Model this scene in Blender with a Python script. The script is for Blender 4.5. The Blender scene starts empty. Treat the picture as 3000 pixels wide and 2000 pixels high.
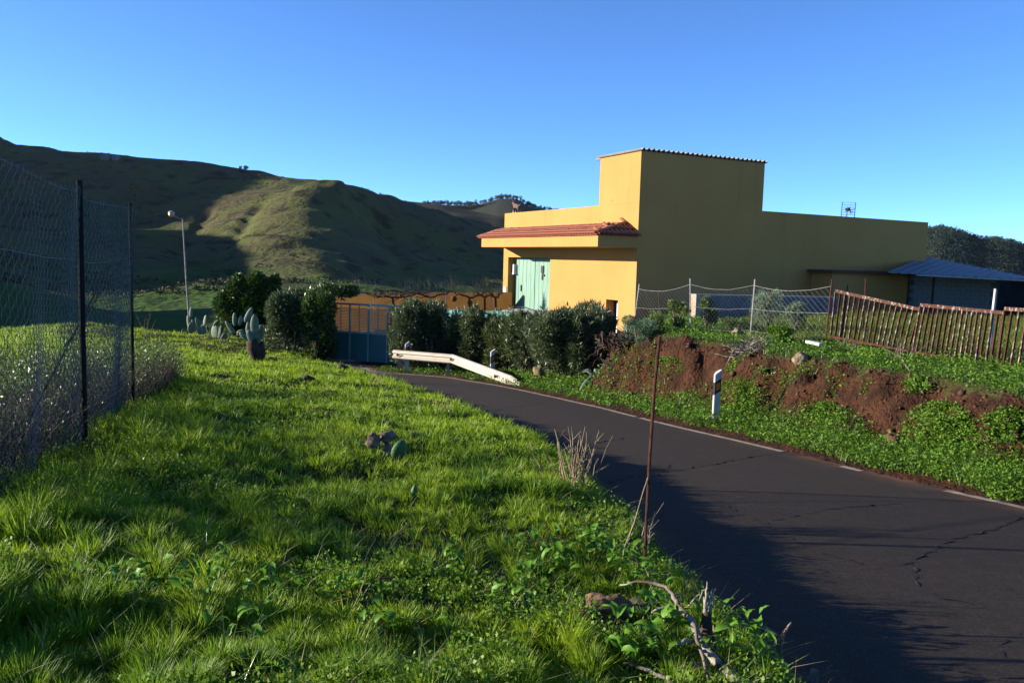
import bpy, math, random
import numpy as np
from mathutils import Vector, Matrix
R = random.Random(7)
rng = np.random.default_rng(11)
sc = bpy.context.scene
C = sc.collection

# ------------------------------------------------------------------ camera
F = 2450.0                       # focal length in pixels of the 3000 px wide photograph
PITCH, ROLL = math.atan(0.0963), 0.028
cp, sp = math.cos(PITCH), math.sin(PITCH)
ca, sa = math.cos(ROLL), math.sin(ROLL)
FW = np.array([0, cp, -sp]); R0 = np.array([1.0, 0, 0]); U0 = np.array([0, sp, cp])
RT = ca*R0 + sa*U0
UP = -sa*R0 + ca*U0
cam_d = bpy.data.cameras.new('camera'); cam = bpy.data.objects.new('camera', cam_d); C.objects.link(cam)
cam.matrix_world = Matrix(((RT[0], UP[0], -FW[0], 0), (RT[1], UP[1], -FW[1], 0), (RT[2], UP[2], -FW[2], 0), (0, 0, 0, 1)))
cam_d.sensor_width = 36; cam_d.lens = F/3000*36
cam_d.clip_start = 0.05; cam_d.clip_end = 20000
sc.camera = cam

# ------------------------------------------------------------------ light
SUN_EL, SUN_AZ = math.radians(14.0), math.radians(-88.0)   # azimuth from the view axis, negative = left
world = bpy.data.worlds.new('World'); sc.world = world; world.use_nodes = True
wn = world.node_tree.nodes; wl = world.node_tree.links
bg = wn['Background']
sky = wn.new('ShaderNodeTexSky'); sky.sky_type = 'NISHITA'; sky.sun_disc = False
sky.sun_elevation = SUN_EL; sky.sun_rotation = SUN_AZ
sky.altitude = 2000; sky.air_density = 0.7; sky.dust_density = 0.0; sky.ozone_density = 6.0
wl.new(sky.outputs[0], bg.inputs[0]); bg.inputs[1].default_value = 0.109
sun_d = bpy.data.lights.new('sun', 'SUN'); sun_d.energy = 5.0; sun_d.angle = math.radians(0.5); sun_d.color = (1.0, 0.90, 0.76)
sun = bpy.data.objects.new('sun', sun_d); C.objects.link(sun)
sdir = Vector((math.sin(SUN_AZ)*math.cos(SUN_EL), math.cos(SUN_AZ)*math.cos(SUN_EL), math.sin(SUN_EL)))
sun.rotation_euler = sdir.to_track_quat('Z', 'Y').to_euler()
vs = sc.view_settings
vs.view_transform = 'Standard'; vs.look = 'None'; vs.gamma = 1; vs.exposure = 1.5; vs.use_curve_mapping = False

# ------------------------------------------------------------------ pixel helpers
def ray(px, py):
    return RT*((px-1500)/F) + UP*((1000-py)/F) + FW
def PT(px, py, y):
    d = ray(px, py); return d*(y/d[1])
def PTv(px, py, y): return Vector(PT(px, py, y))

# ------------------------------------------------------------------ noise
def _h(ix, iy, seed):
    n = (ix.astype(np.int64)*374761393 + iy.astype(np.int64)*668265263 + seed*1442695041) & 0x7fffffff
    n = ((n ^ (n >> 13))*1274126177) & 0x7fffffff
    return ((n ^ (n >> 16)) & 0xffff)/65535.0
def vnoise(x, y, seed=0):
    x = np.asarray(x, float); y = np.asarray(y, float)
    ix = np.floor(x); iy = np.floor(y); fx = x-ix; fy = y-iy
    fx = fx*fx*(3-2*fx); fy = fy*fy*(3-2*fy)
    a = _h(ix, iy, seed); b = _h(ix+1, iy, seed); c = _h(ix, iy+1, seed); d = _h(ix+1, iy+1, seed)
    return (a+(b-a)*fx)*(1-fy) + (c+(d-c)*fx)*fy - 0.5
def fbm(x, y, s, o=4, seed=0):
    v = 0; a = 1.0
    for k in range(o):
        v = v + a*vnoise(np.asarray(x)/s*(2**k)+k*17.3, np.asarray(y)/s*(2**k)-k*9.1, seed+k); a *= 0.5
    return v
def sm(a, b, x):
    t = np.clip((np.asarray(x, float)-a)/(b-a), 0, 1); return t*t*(3-2*t)

# ------------------------------------------------------------------ materials
MATS = {}
ALB = 0.86      # overall albedo level that goes with the exposure
def nodes_of(name, rough=0.8, spec=0.3):
    m = bpy.data.materials.new(name); m.use_nodes = True
    nt = m.node_tree; b = nt.nodes['Principled BSDF']
    b.inputs['Roughness'].default_value = rough
    b.inputs['Specular IOR Level'].default_value = spec
    MATS[name] = m
    return m, nt, b
def mixc(nt, fac, a, b):
    n = nt.nodes.new('ShaderNodeMix'); n.data_type = 'RGBA'
    for sock, v in ((n.inputs[0], fac), (n.inputs[6], a), (n.inputs[7], b)):
        if isinstance(v, (int, float)): sock.default_value = v
        elif isinstance(v, tuple): sock.default_value = (*(ALB*q for q in v), 1)
        else: nt.links.new(v, sock)
    return n.outputs[2]
def noisef(nt, scale, detail=4, lo=0.35, hi=0.65, vec=None, stretch=None):
    tc = nt.nodes.new('ShaderNodeTexCoord'); src = tc.outputs['Object']
    if stretch:
        mp = nt.nodes.new('ShaderNodeMapping'); mp.inputs['Scale'].default_value = stretch
        nt.links.new(src, mp.inputs[0]); src = mp.outputs[0]
    n = nt.nodes.new('ShaderNodeTexNoise'); n.inputs['Scale'].default_value = scale; n.inputs['Detail'].default_value = detail
    nt.links.new(src, n.inputs['Vector'])
    r = nt.nodes.new('ShaderNodeMapRange'); r.inputs[1].default_value = lo; r.inputs[2].default_value = hi
    nt.links.new(n.outputs[0], r.inputs[0])
    return r.outputs[0]
def bump(nt, b, h, strength=0.3, dist=0.02):
    n = nt.nodes.new('ShaderNodeBump'); n.inputs['Strength'].default_value = strength; n.inputs['Distance'].default_value = dist
    nt.links.new(h, n.inputs['Height']); nt.links.new(n.outputs[0], b.inputs['Normal'])
def attr(nt, name):
    a = nt.nodes.new('ShaderNodeAttribute'); a.attribute_name = name; return a.outputs['Fac']
def mat(name, c1, c2=None, scale=4, rough=0.8, spec=0.3, metal=0, bs=0, bscale=40, bdist=0.01, lo=0.35, hi=0.65, stretch=None):
    m, nt, b = nodes_of(name, rough, spec); b.inputs['Metallic'].default_value = metal
    if c2 is None: b.inputs['Base Color'].default_value = (*(ALB*q for q in c1), 1)
    else: nt.links.new(mixc(nt, noisef(nt, scale, 6, lo, hi, stretch=stretch), c1, c2), b.inputs['Base Color'])
    if bs: bump(nt, b, noisef(nt, bscale, 5, 0.2, 0.8), bs, bdist)
    return m
def leafmat(name, c1, c2, c3=None, trans=0.35, rough=0.5, spec=0.35):
    m, nt, b = nodes_of(name, rough, spec)
    g = nt.nodes.new('ShaderNodeNewGeometry')
    col = mixc(nt, g.outputs['Random Per Island'], c1, c2)
    if c3 is not None:
        col = mixc(nt, noisef(nt, 1.3, 3, 0.42, 0.7), col, c3)
    nt.links.new(col, b.inputs['Base Color'])
    t = nt.nodes.new('ShaderNodeBsdfTranslucent'); nt.links.new(col, t.inputs[0])
    mx = nt.nodes.new('ShaderNodeMixShader'); mx.inputs[0].default_value = trans
    nt.links.new(b.outputs[0], mx.inputs[1]); nt.links.new(t.outputs[0], mx.inputs[2])
    nt.links.new(mx.outputs[0], nt.nodes['Material Output'].inputs[0])
    return m

def stucco(name, c1, c2, stain):
    m, nt, b = nodes_of(name, 0.92, 0.1)
    c = mixc(nt, noisef(nt, 0.55, 6, 0.35, 0.65), c1, c2)
    c = mixc(nt, noisef(nt, 1.0, 6, 0.60, 0.85, stretch=(2.2, 2.2, 0.12)), c, stain)
    c = mixc(nt, noisef(nt, 2.6, 6, 0.66, 0.80), c, stain)
    nt.links.new(c, b.inputs['Base Color']); bump(nt, b, noisef(nt, 90, 5, 0.2, 0.8), 0.25, 0.005); return m
YEL = stucco('yellow_stucco', (0.44, 0.236, 0.076), (0.41, 0.215, 0.067), (0.32, 0.165, 0.055))
ORANGE = mat('orange_stucco', (0.175, 0.086, 0.018), (0.12, 0.058, 0.013), 0.9, 0.9, 0.1, bs=0.15, bscale=60)
TILE = mat('clay_tile', (0.24, 0.07, 0.038), (0.34, 0.13, 0.08), 6, 0.85, 0.2, bs=0.2, bscale=30)
TILEDARK = mat('clay_tile_bed', (0.20, 0.06, 0.035), (0.28, 0.09, 0.05), 6, 0.9, 0.1)
GREEN = mat('green_door_paint', (0.12, 0.24, 0.175), (0.18, 0.29, 0.225), 1.6, 0.6, 0.3, stretch=(4, 4, 0.6))
BLACK = mat('black_iron', (0.02, 0.02, 0.022), None, rough=0.5)
WHITE = mat('white_plastic', (0.52, 0.52, 0.50), (0.45, 0.45, 0.43), 6, 0.45, 0.4)
BEAM = mat('cream_guardrail_paint', (0.46, 0.41, 0.33), (0.37, 0.30, 0.22), 3.0, 0.5, 0.4, lo=0.52, hi=0.75)
GALV = mat('galvanised_steel', (0.34, 0.33, 0.32), (0.22, 0.21, 0.20), 8, 0.55, 0.4, metal=0.3)
RUST = mat('rusty_iron', (0.085, 0.030, 0.016), (0.042, 0.018, 0.012), 12, 0.9, 0.2, bs=0.3, bscale=90)
PEEL = mat('peeling_paint_on_rust', (0.085, 0.034, 0.020), (0.27, 0.215, 0.175), 26, 0.85, 0.2, lo=0.53, hi=0.60, stretch=(1, 1, 0.35))
TEAL = mat('teal_gate_paint', (0.040, 0.15, 0.145), (0.055, 0.18, 0.17), 2, 0.5, 0.4)
TEALPALE = mat('pale_teal_frame', (0.20, 0.33, 0.32), (0.25, 0.38, 0.36), 2, 0.5, 0.4)
ORREFL = mat('orange_reflector', (0.75, 0.16, 0.02), None, rough=0.3, spec=0.5)
REDREFL = mat('red_reflector', (0.50, 0.10, 0.05), (0.4, 0.07, 0.04), 20, 0.35, 0.5)
CONC = mat('grey_concrete', (0.20, 0.20, 0.20), (0.28, 0.27, 0.25), 3, 0.95, 0.1, bs=0.3, bscale=40)
DARKCONC = mat('dark_block_wall', (0.12, 0.12, 0.125), (0.16, 0.16, 0.16), 3, 0.95, 0.1, bs=0.3, bscale=40)
SHEET = mat('grey_blue_roof_sheet', (0.14, 0.155, 0.18), (0.18, 0.195, 0.215), 1.5, 0.7, 0.2)
FIBRE = mat('fibre_cement_sheet', (0.30, 0.29, 0.26), (0.22, 0.21, 0.19), 3, 0.9, 0.1)
WOODBEAM = mat('red_brown_timber', (0.14, 0.05, 0.03), (0.09, 0.035, 0.022), 4, 0.8, 0.2, stretch=(1, 1, 6))
BARK = mat('grey_bark', (0.20, 0.16, 0.12), (0.10, 0.075, 0.055), 9, 0.95, 0.1, bs=0.5, bscale=40)
DEAD = mat('bleached_dead_wood', (0.30, 0.265, 0.22), (0.075, 0.058, 0.045), 11, 0.95, 0.1, lo=0.42, hi=0.6, bs=0.5, bscale=60, stretch=(1, 1, 0.4))
DRYSTEM = mat('dry_stem', (0.34, 0.27, 0.16), (0.20, 0.15, 0.09), 8, 0.9, 0.1)
VINE = mat('dark_vine_wood', (0.04, 0.028, 0.022), (0.075, 0.052, 0.04), 10, 0.95, 0.1)
ROCKB = mat('brown_rock', (0.20, 0.125, 0.065), (0.10, 0.07, 0.045), 7, 0.95, 0.1, bs=0.7, bscale=18, bdist=0.03)
ROCKG = mat('tan_rock', (0.32, 0.25, 0.15), (0.22, 0.16, 0.10), 7, 0.95, 0.1, bs=0.7, bscale=18, bdist=0.03)
DRYPAD = mat('withered_cactus', (0.10, 0.065, 0.05), (0.24, 0.18, 0.14), 12, 0.95, 0.1, bs=0.7, bscale=30, bdist=0.02)
PAD = mat('cactus_pad', (0.085, 0.135, 0.075), (0.15, 0.20, 0.135), 7, 0.6, 0.3)
def padmat(name, c1, c2, c3):
    m, nt, b = nodes_of(name, 0.6, 0.3)
    c = mixc(nt, noisef(nt, 9, 5), c1, c2)
    tc = nt.nodes.new('ShaderNodeTexCoord'); v = nt.nodes.new('ShaderNodeTexVoronoi'); v.inputs['Scale'].default_value = 26; nt.links.new(tc.outputs['Object'], v.inputs['Vector'])
    r = nt.nodes.new('ShaderNodeMapRange'); r.inputs[1].default_value = 0.22; r.inputs[2].default_value = 0.12; nt.links.new(v.outputs['Distance'], r.inputs[0])
    c = mixc(nt, r.outputs[0], c, c3); c = mixc(nt, noisef(nt, 14, 4, 0.62, 0.7), c, (0.12, 0.085, 0.05))
    nt.links.new(c, b.inputs['Base Color']); return m
PAD = padmat('cactus_pad_spotted', (0.085, 0.135, 0.075), (0.15, 0.20, 0.135), (0.24, 0.24, 0.18))
PADG_OLD = mat('green_cactus_pad', (0.05, 0.16, 0.04), (0.07, 0.20, 0.05), 9, 0.5, 0.4)
PADG = padmat('green_cactus_pad_spotted', (0.04, 0.11, 0.03), (0.06, 0.15, 0.04), (0.16, 0.18, 0.09))
AGAVE = mat('agave_blade', (0.11, 0.15, 0.12), (0.18, 0.21, 0.175), 5, 0.5, 0.4)
MESHG = mat('green_coated_wire', (0.035, 0.085, 0.07), (0.06, 0.12, 0.10), 5, 0.5, 0.5)
MESHGREY = mat('galvanised_wire', (0.17, 0.17, 0.17), (0.22, 0.22, 0.215), 5, 0.5, 0.4, metal=0.2)
POSTG = mat('dark_green_post', (0.010, 0.014, 0.014), (0.028, 0.03, 0.028), 14, 0.9, 0.05, lo=0.5, hi=0.8)
CLOTH = mat('green_windscreen', (0.14, 0.36, 0.26), (0.22, 0.44, 0.34), 2, 0.85, 0.1)
LAMPGREY = mat('lamp_grey', (0.30, 0.31, 0.30), None, rough=0.4)
LAMPOR = mat('amber_lamp_glass', (0.50, 0.24, 0.04), None, rough=0.25, spec=0.5)
WHITEWALL = mat('white_door_paint', (0.70, 0.70, 0.72), (0.62, 0.62, 0.64), 3, 0.7)
PLAQUE = mat('plaque_mauve', (0.42, 0.28, 0.36), None, rough=0.5)
PLAQUEW = mat('plaque_white', (0.80, 0.78, 0.85), None, rough=0.5)
PLAQUER = mat('plaque_rose', (0.66, 0.36, 0.40), None, rough=0.5)
DOGFUR = mat('dog_fur', (0.15, 0.105, 0.085), (0.10, 0.07, 0.058), 14, 0.95, 0.05)
DOGPALE = mat('dog_pale_fur', (0.68, 0.62, 0.56), None, rough=0.95)
ROOFTIN = mat('hill_building', (0.16, 0.15, 0.14), None)
CRACK = mat('crack_dark', (0.012, 0.011, 0.010), None, rough=1.0)

GRASS = leafmat('grass_blade', (0.19, 0.31, 0.014), (0.38, 0.50, 0.03), (0.11, 0.23, 0.014), 0.50, 0.5, 0.25)
CLOVER = leafmat('clover_leaf', (0.065, 0.155, 0.010), (0.13, 0.24, 0.022), None, 0.35, 0.6, 0.2)
BROAD = leafmat('broad_leaf', (0.08, 0.21, 0.012), (0.14, 0.29, 0.025), None, 0.35, 0.5, 0.25)
OLEAN = leafmat('oleander_leaf', (0.045, 0.080, 0.028), (0.12, 0.150, 0.070), (0.075, 0.105, 0.035), 0.25, 0.45, 0.4)
LAUREL = leafmat('laurel_leaf', (0.03, 0.075, 0.015), (0.09, 0.14, 0.025), None, 0.2, 0.35, 0.5)
DRYBRUSH = leafmat('dry_brush_twig', (0.048, 0.042, 0.034), (0.095, 0.082, 0.062), None, 0.1, 0.9, 0.1)
BRUSHLEAF = leafmat('brush_leaf', (0.07, 0.12, 0.02), (0.14, 0.19, 0.05), None, 0.3)
SAGE = leafmat('sage_leaf', (0.10, 0.16, 0.07), (0.19, 0.24, 0.14), None, 0.25)
EUPH = leafmat('spurge_leaf', (0.07, 0.15, 0.07), (0.12, 0.20, 0.11), None, 0.2)
HILLBUSH = leafmat('hill_shrub_leaf', (0.022, 0.032, 0.012), (0.05, 0.06, 0.024), None, 0.1, 0.8)
HILLTREE = leafmat('hill_tree_leaf_sunlit_tint', (0.13, 0.115, 0.04), (0.20, 0.17, 0.065), None, 0.2, 0.8)  # leaf colour lightened in place of the sun these crowns catch
PINE = leafmat('pine_needles', (0.018, 0.030, 0.016), (0.04, 0.055, 0.028), None, 0.1, 0.8)

# ------------------------------------------------------------------ object helpers
def tag(o, label=None, cat=None, group=None, kind=None):
    if label: o['label'] = label
    if cat: o['category'] = cat
    if group: o['group'] = group
    if kind: o['kind'] = kind
    return o
def empty(name, loc, label, cat, group=None):
    o = bpy.data.objects.new(name, None); C.objects.link(o); o.location = Vector(loc); o.empty_display_size = 0.1
    return tag(o, label, cat, group)
def link(name, me, m, parent=None, smooth=False):
    o = bpy.data.objects.new(name, me)
    if m is not None and not me.materials: me.materials.append(m)
    C.objects.link(o)
    if parent is not None:
        o.parent = parent
        o.matrix_parent_inverse = parent_inv(parent)
    if smooth:
        me.polygons.foreach_set('use_smooth', [True]*len(me.polygons))
    return o
def parent_inv(p):
    mw = Matrix.Identity(4); chain = []
    q = p
    while q is not None: chain.append(q); q = q.parent
    for q in reversed(chain):
        loc = Matrix.LocRotScale(q.location, q.rotation_euler, q.scale)
        mw = mw @ (q.matrix_parent_inverse if q.parent else Matrix.Identity(4)) @ loc
    return mw.inverted()
class B:
    """collects shapes into one mesh (world coordinates)"""
    def __init__(s): s.v = []; s.f = []
    def add(s, vs, fs):
        k = len(s.v); s.v += [tuple(map(float, v)) for v in vs]; s.f += [tuple(i+k for i in f) for f in fs]; return s
    def hexa(s, p):   # 8 corners: 0-3 bottom loop, 4-7 top loop
        return s.add(p, [(0, 3, 2, 1), (4, 5, 6, 7), (0, 1, 5, 4), (1, 2, 6, 5), (2, 3, 7, 6), (3, 0, 4, 7)])
    def tube(s, pts, rad, n=6, cap=True):
        pts = [Vector(p) for p in pts]; m = len(pts)
        if not hasattr(rad, '__len__'): rad = [rad]*m
        vs = []; fs = []
        up0 = None
        for i, p in enumerate(pts):
            d = (pts[min(i+1, m-1)]-pts[max(i-1, 0)]).normalized()
            if up0 is None:
                up0 = Vector((0, 0, 1)) if abs(d.z) < 0.9 else Vector((1, 0, 0))
            a = d.cross(up0)
            if a.length < 1e-4: a = d.cross(Vector((0, 1, 0)))
            a.normalize(); b = a.cross(d).normalized(); up0 = b
            for k in range(n):
                t = 2*math.pi*k/n; vs.append(p + a*(rad[i]*math.cos(t)) + b*(rad[i]*math.sin(t)))
        for i in range(m-1):
            for k in range(n):
                k2 = (k+1) % n; fs.append((i*n+k, i*n+k2, (i+1)*n+k2, (i+1)*n+k))
        if cap: fs.append(tuple(range(n-1, -1, -1))); fs.append(tuple((m-1)*n+k for k in range(n)))
        return s.add(vs, fs)
    def bar(s, p, q, w, h, up=(0, 0, 1)):
        p = Vector(p); q = Vector(q); d = (q-p).normalized(); up = Vector(up)
        a = d.cross(up)
        if a.length < 1e-4: a = d.cross(Vector((0, 1, 0)))
        a.normalize(); b = a.cross(d).normalized()
        c = [p-a*w/2-b*h/2, p+a*w/2-b*h/2, p+a*w/2+b*h/2, p-a*w/2+b*h/2]
        return s.hexa(c+[x+(q-p) for x in c])
    def ell(s, c, ax, nu=12, nv=8, fn=None):
        c = Vector(c); vs = []; fs = []
        for j in range(nv+1):
            ph = math.pi*j/nv
            for i in range(nu):
                th = 2*math.pi*i/nu
                u = (math.sin(ph)*math.cos(th), math.sin(ph)*math.sin(th), math.cos(ph))
                k = fn(u) if fn else 1.0
                vs.append(c + (Vector(ax[0])*u[0]+Vector(ax[1])*u[1]+Vector(ax[2])*u[2])*k)
        for j in range(nv):
            for i in range(nu):
                i2 = (i+1) % nu; fs.append((j*nu+i, (j+1)*nu+i, (j+1)*nu+i2, j*nu+i2))
        return s.add(vs, fs)
    def build(s, name, m, parent=None, smooth=False):
        me = bpy.data.meshes.new(name); me.from_pydata(s.v, [], s.f); me.update()
        return link(name, me, m, parent, smooth)
def npmesh(name, verts, quads=None, tris=None, attrs=None):
    me = bpy.data.meshes.new(name); verts = np.asarray(verts, np.float32).reshape(-1, 3)
    ls = []; tot = []
    if quads is not None and len(quads): ls.append(np.asarray(quads, np.int32).ravel()); tot.append(np.full(len(quads), 4, np.int32))
    if tris is not None and len(tris): ls.append(np.asarray(tris, np.int32).ravel()); tot.append(np.full(len(tris), 3, np.int32))
    loops = np.concatenate(ls); tot = np.concatenate(tot); st = np.concatenate([[0], np.cumsum(tot)[:-1]]).astype(np.int32)
    me.vertices.add(len(verts)); me.vertices.foreach_set('co', verts.ravel())
    me.loops.add(len(loops)); me.loops.foreach_set('vertex_index', loops)
    me.polygons.add(len(tot)); me.polygons.foreach_set('loop_start', st); me.polygons.foreach_set('loop_total', tot)
    for k, a in (attrs or {}).items():
        at = me.attributes.new(k, 'FLOAT', 'POINT'); at.data.foreach_set('value', np.asarray(a, np.float32).ravel())
    me.update(calc_edges=True); me.validate()
    return me

# ------------------------------------------------------------------ local ground
def road_z(y): 
    y = np.asarray(y, float)
    return -1.70 - 0.08*(np.minimum(y, 26) + np.where(y > 26, 2.0*(1-np.exp(-(np.maximum(y, 26)-26)/2.0)), 0))
def on_road(px, py):
    lo, hi = 0.5, 60.0; d = ray(px, py)
    f = lambda y: float(d[2]*(y/d[1]) - road_z(y))
    for _ in range(60):
        mid = (lo+hi)/2
        if f(mid) > 0: lo = mid
        else: hi = mid
    p = d*(lo/d[1]); return (p[0], p[1])
RE = [on_road(*p) for p in ((3000, 1484), (2785, 1437), (2560, 1385), (2300, 1321), (2044, 1262), (1904, 1229), (1770, 1195), (1700, 1180), (1578, 1152), (1451, 1128), (1323, 1106), (1190, 1096), (1100, 1091))]
LE = [on_road(*p) for p in ((2280, 1960), (2100, 1790), (1930, 1600), (1775, 1450), (1650, 1362), (1550, 1310), (1420, 1240), (1300, 1190), (1200, 1152), (1110, 1124), (1040, 1098), (965, 1078))]
def extend(P, back):
    a = np.array(P[0]); d = a-np.array(P[3]); d = d/np.linalg.norm(d)
    return [tuple(a+d*back), tuple(a+d*back*0.5)] + list(P)
RE = extend(RE, 22); LE = extend(LE, 16)
RE += [(RE[-1][0]-1.2, RE[-1][1]+2.5), (RE[-1][0]-2.0, RE[-1][1]+9)]
LE += [(LE[-1][0]-0.5, LE[-1][1]+2.0), (LE[-1][0]-1.2, LE[-1][1]+9)]
def sdist(x, y, P):
    """signed distance to polyline P (near to far): positive to its right"""
    x = np.asarray(x, float); y = np.asarray(y, float)
    best = np.full(x.shape, 1e18); sg = np.ones(x.shape)
    for (ax, ay), (bx, by) in zip(P[:-1], P[1:]):
        dx, dy = bx-ax, by-ay; L2 = dx*dx+dy*dy
        t = np.clip(((x-ax)*dx+(y-ay)*dy)/L2, 0, 1)
        ex = x-(ax+t*dx); ey = y-(ay+t*dy); d2 = ex*ex+ey*ey
        s = np.where(dx*(y-ay)-dy*(x-ax) > 0, -1.0, 1.0)
        u = d2 < best-1e-12
        best = np.where(u, d2, best); sg = np.where(u, s, sg)
    return np.sqrt(best)*sg
TOE = []
for (x, y) in RE:
    if y < 18.5: TOE.append((x+1.15, y+0.30))
TOE += [(2.0, 20.5), (2.3, 23.5), (3.4, 27), (5.2, 31.5), (6.0, 60)]
def terr_z(x, y): return -1.56 - 0.010*(np.asarray(y, float)-12)
def ground(x, y, full=False):
    x = np.asarray(x, float); y = np.asarray(y, float)
    zr = road_z(y)
    dL = -sdist(x, y, LE); dR = sdist(x, y, RE); dT = sdist(x, y, TOE)
    left = dL > 0
    mound = fbm(x, y, 1.3, 3, 3)*0.11 + fbm(x, y, .45, 2, 13)*0.07 + fbm(x, y, 4.0, 2, 9)*0.10
    dLn = dL + 0.25*fbm(x, y, 0.9, 3, 21)
    hl = 0.27*sm(0.0, 0.45, dLn) + 0.085*np.clip(dL, 0, 9.5) + mound*sm(0.15, 1.0, dL)
    # the plateau breaks off towards the valley
    yb = 32.5 + 1.0*fbm(x, y, 6, 2, 5)
    drop = np.where(x < -7.5, sm(-7.5, -9.5, x)*0.42*np.maximum(y-yb, 0), 0)
    drop = drop + 0.10*np.maximum(-16-x, 0)
    drop = drop + 0.30*np.clip(-3.52-0.268*(y-6.76)-0.15-x, 0, 2.2)*sm(13, 9, y)
    zl = zr + hl - drop
    low = zr + 0.02 + 0.13*np.clip(dR-0.15, 0, 4.0)*sm(30, 26, y) + 0.06*fbm(x, y, 1.2, 3, 31)*sm(0, 0.5, dR)
    ero = 0.55*fbm(x, y, 1.6, 4, 41)
    m = sm(0.0, 1.35, dT + ero)
    crag = ((np.abs(fbm(x, y, 0.75, 4, 51))-0.2)*0.75 + fbm(x, y, .26, 3, 55)*.34)*np.clip(4*m*(1-m), 0, 1)
    top = terr_z(x, y) + 0.12*fbm(x, y, 2.5, 3, 61)*sm(1.5, 2.5, dT)
    zrt = low*(1-m) + top*m + crag
    z = np.where(left, zl, np.where(dR > 0, zrt, zr-0.03))
    # everything far out falls away into the valley
    z = z - 0.35*np.maximum(y-58, 0) - 0.2*np.maximum(x-40, 0) - 0.25*np.maximum(-30-x, 0)
    if full:
        soil = np.where(dR > 0, np.clip(4.5*m*(1-m), 0, 1), 0)
        return z, soil, dL, dR, dT, m
    return z
def G(x, y): return float(ground(np.array([x]), np.array([y]))[0])
def GP(px, py, ymax=70.0):
    """first point where the pixel's ray meets the ground"""
    d = ray(px, py); ys = np.arange(1.5, ymax, 0.04)
    P = d[None, :]*(ys/d[1])[:, None]
    below = P[:, 2] <= ground(P[:, 0], P[:, 1])
    i = int(np.argmax(below)) if below.any() else len(ys)-1
    return Vector(P[i])

def axis(*segs):
    out = []
    for a, b, st in segs: out.append(np.arange(a, b-1e-6, st))
    out.append(np.array([segs[-1][1]])); return np.concatenate(out)
gx = axis((-70, -14, 2.0), (-14, -8, 0.35), (-8, 11, 0.11), (11, 20, 0.4), (20, 70, 2.5))
gy = axis((-18, 1.0, 1.0), (1.0, 24, 0.11), (24, 36, 0.3), (36, 90, 1.5))
GX, GY = np.meshgrid(gx, gy)
gz_, soil_, dL_, dR_, dT_, m_ = ground(GX.ravel(), GY.ravel(), True)
nx, ny = len(gx), len(gy)
idx = np.arange(nx*ny).reshape(ny, nx)
quads = np.stack([idx[:-1, :-1], idx[:-1, 1:], idx[1:, 1:], idx[1:, :-1]], -1).reshape(-1, 4)
dirt_ = np.clip(sm(26.5, 28.5, GY.ravel())*sm(-0.5, -0.1, np.minimum(-dR_, -dL_)), 0, 1)
edge_ = np.maximum(sm(0.75, 0.1, dR_)*(dR_ > 0), sm(0.35, 0.0, dL_)*(dL_ > 0))
me = npmesh('ground', np.stack([GX.ravel(), GY.ravel(), gz_], -1), quads, None, {'soil': np.maximum(soil_, edge_*0.9), 'dirt': dirt_})
m_, nt, b = nodes_of('ground_soil', 0.95, 0.1)
soilc = mixc(nt, noisef(nt, 3, 6), (0.064, 0.027, 0.013), (0.025, 0.012, 0.0072))
green = mixc(nt, noisef(nt, 2.2, 5), (0.040, 0.052, 0.012), (0.060, 0.045, 0.018))
mx = nt.nodes.new('ShaderNodeMath'); mx.operation = 'MULTIPLY_ADD'
nt.links.new(noisef(nt, 6, 5, 0.3, 0.7), mx.inputs[0]); mx.inputs[1].default_value = 0.5; nt.links.new(attr(nt, 'soil'), mx.inputs[2])
rr = nt.nodes.new('ShaderNodeMapRange'); rr.inputs[1].default_value = 0.45; rr.inputs[2].default_value = 0.75; nt.links.new(mx.outputs[0], rr.inputs[0])
col = mixc(nt, rr.outputs[0], green, soilc)
col = mixc(nt, attr(nt, 'dirt'), col, mixc(nt, noisef(nt, 4, 5), (0.16, 0.125, 0.09), (0.10, 0.08, 0.06)))
nt.links.new(col, b.inputs['Base Color'])
bump(nt, b, noisef(nt, 14, 9, 0.1, 0.9), 1.0, 0.09)
g_ob = link('ground', me, MATS['ground_soil'], None, True); tag(g_ob, kind='structure')

# ------------------------------------------------------------------ road
def resample(P, n, ycut):
    P = [np.array(p) for p in P]
    seg = [0.0]
    for a, c in zip(P[:-1], P[1:]): seg.append(seg[-1]+np.linalg.norm(c-a))
    Q = np.array(P); s = np.linspace(0, 1, n)
    return Q, np.array(seg)
def along(P, seg, s):
    return np.stack([np.interp(s, seg, P[:, 0]), np.interp(s, seg, P[:, 1])], -1)
def smoothline(P, n=160):
    Q, sg = resample(P, 0, 0); s = np.linspace(0, sg[-1], n); L = along(Q, sg, s)
    for _ in range(6):
        L[1:-1] = 0.25*L[:-2]+0.5*L[1:-1]+0.25*L[2:]
    return L
RL = smoothline(RE[:-1], 260); LL = smoothline(LE[:-1], 260)
NW = 14
rv = []; 
t = np.linspace(-0.02, 1.015, NW)
for k in range(NW): 
    q = LL*(1-t[k]) + RL*t[k]
    wob = (0.07*fbm(q[:, 0], q[:, 1], 0.8, 3, 77) if k in (0, NW-1) else 0)
    q = q + (np.array([wob, np.zeros(len(q))]).T if k in (0, NW-1) else 0)
    zz = road_z(q[:, 1]) + 0.004 + 0.012*fbm(q[:, 0], q[:, 1], 3.0, 2, 71) + 0.03*(1-(2*t[k]-1)**2)
    rv.append(np.column_stack([q, zz]))
rv = np.stack(rv, 1)
n0 = rv.shape[0]; ii = np.arange(n0*NW).reshape(n0, NW)
rq = np.stack([ii[:-1, :-1], ii[:-1, 1:], ii[1:, 1:], ii[1:, :-1]], -1).reshape(-1, 4)
dirtr = sm(26.8, 28.6, rv[:, :, 1].ravel())
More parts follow.
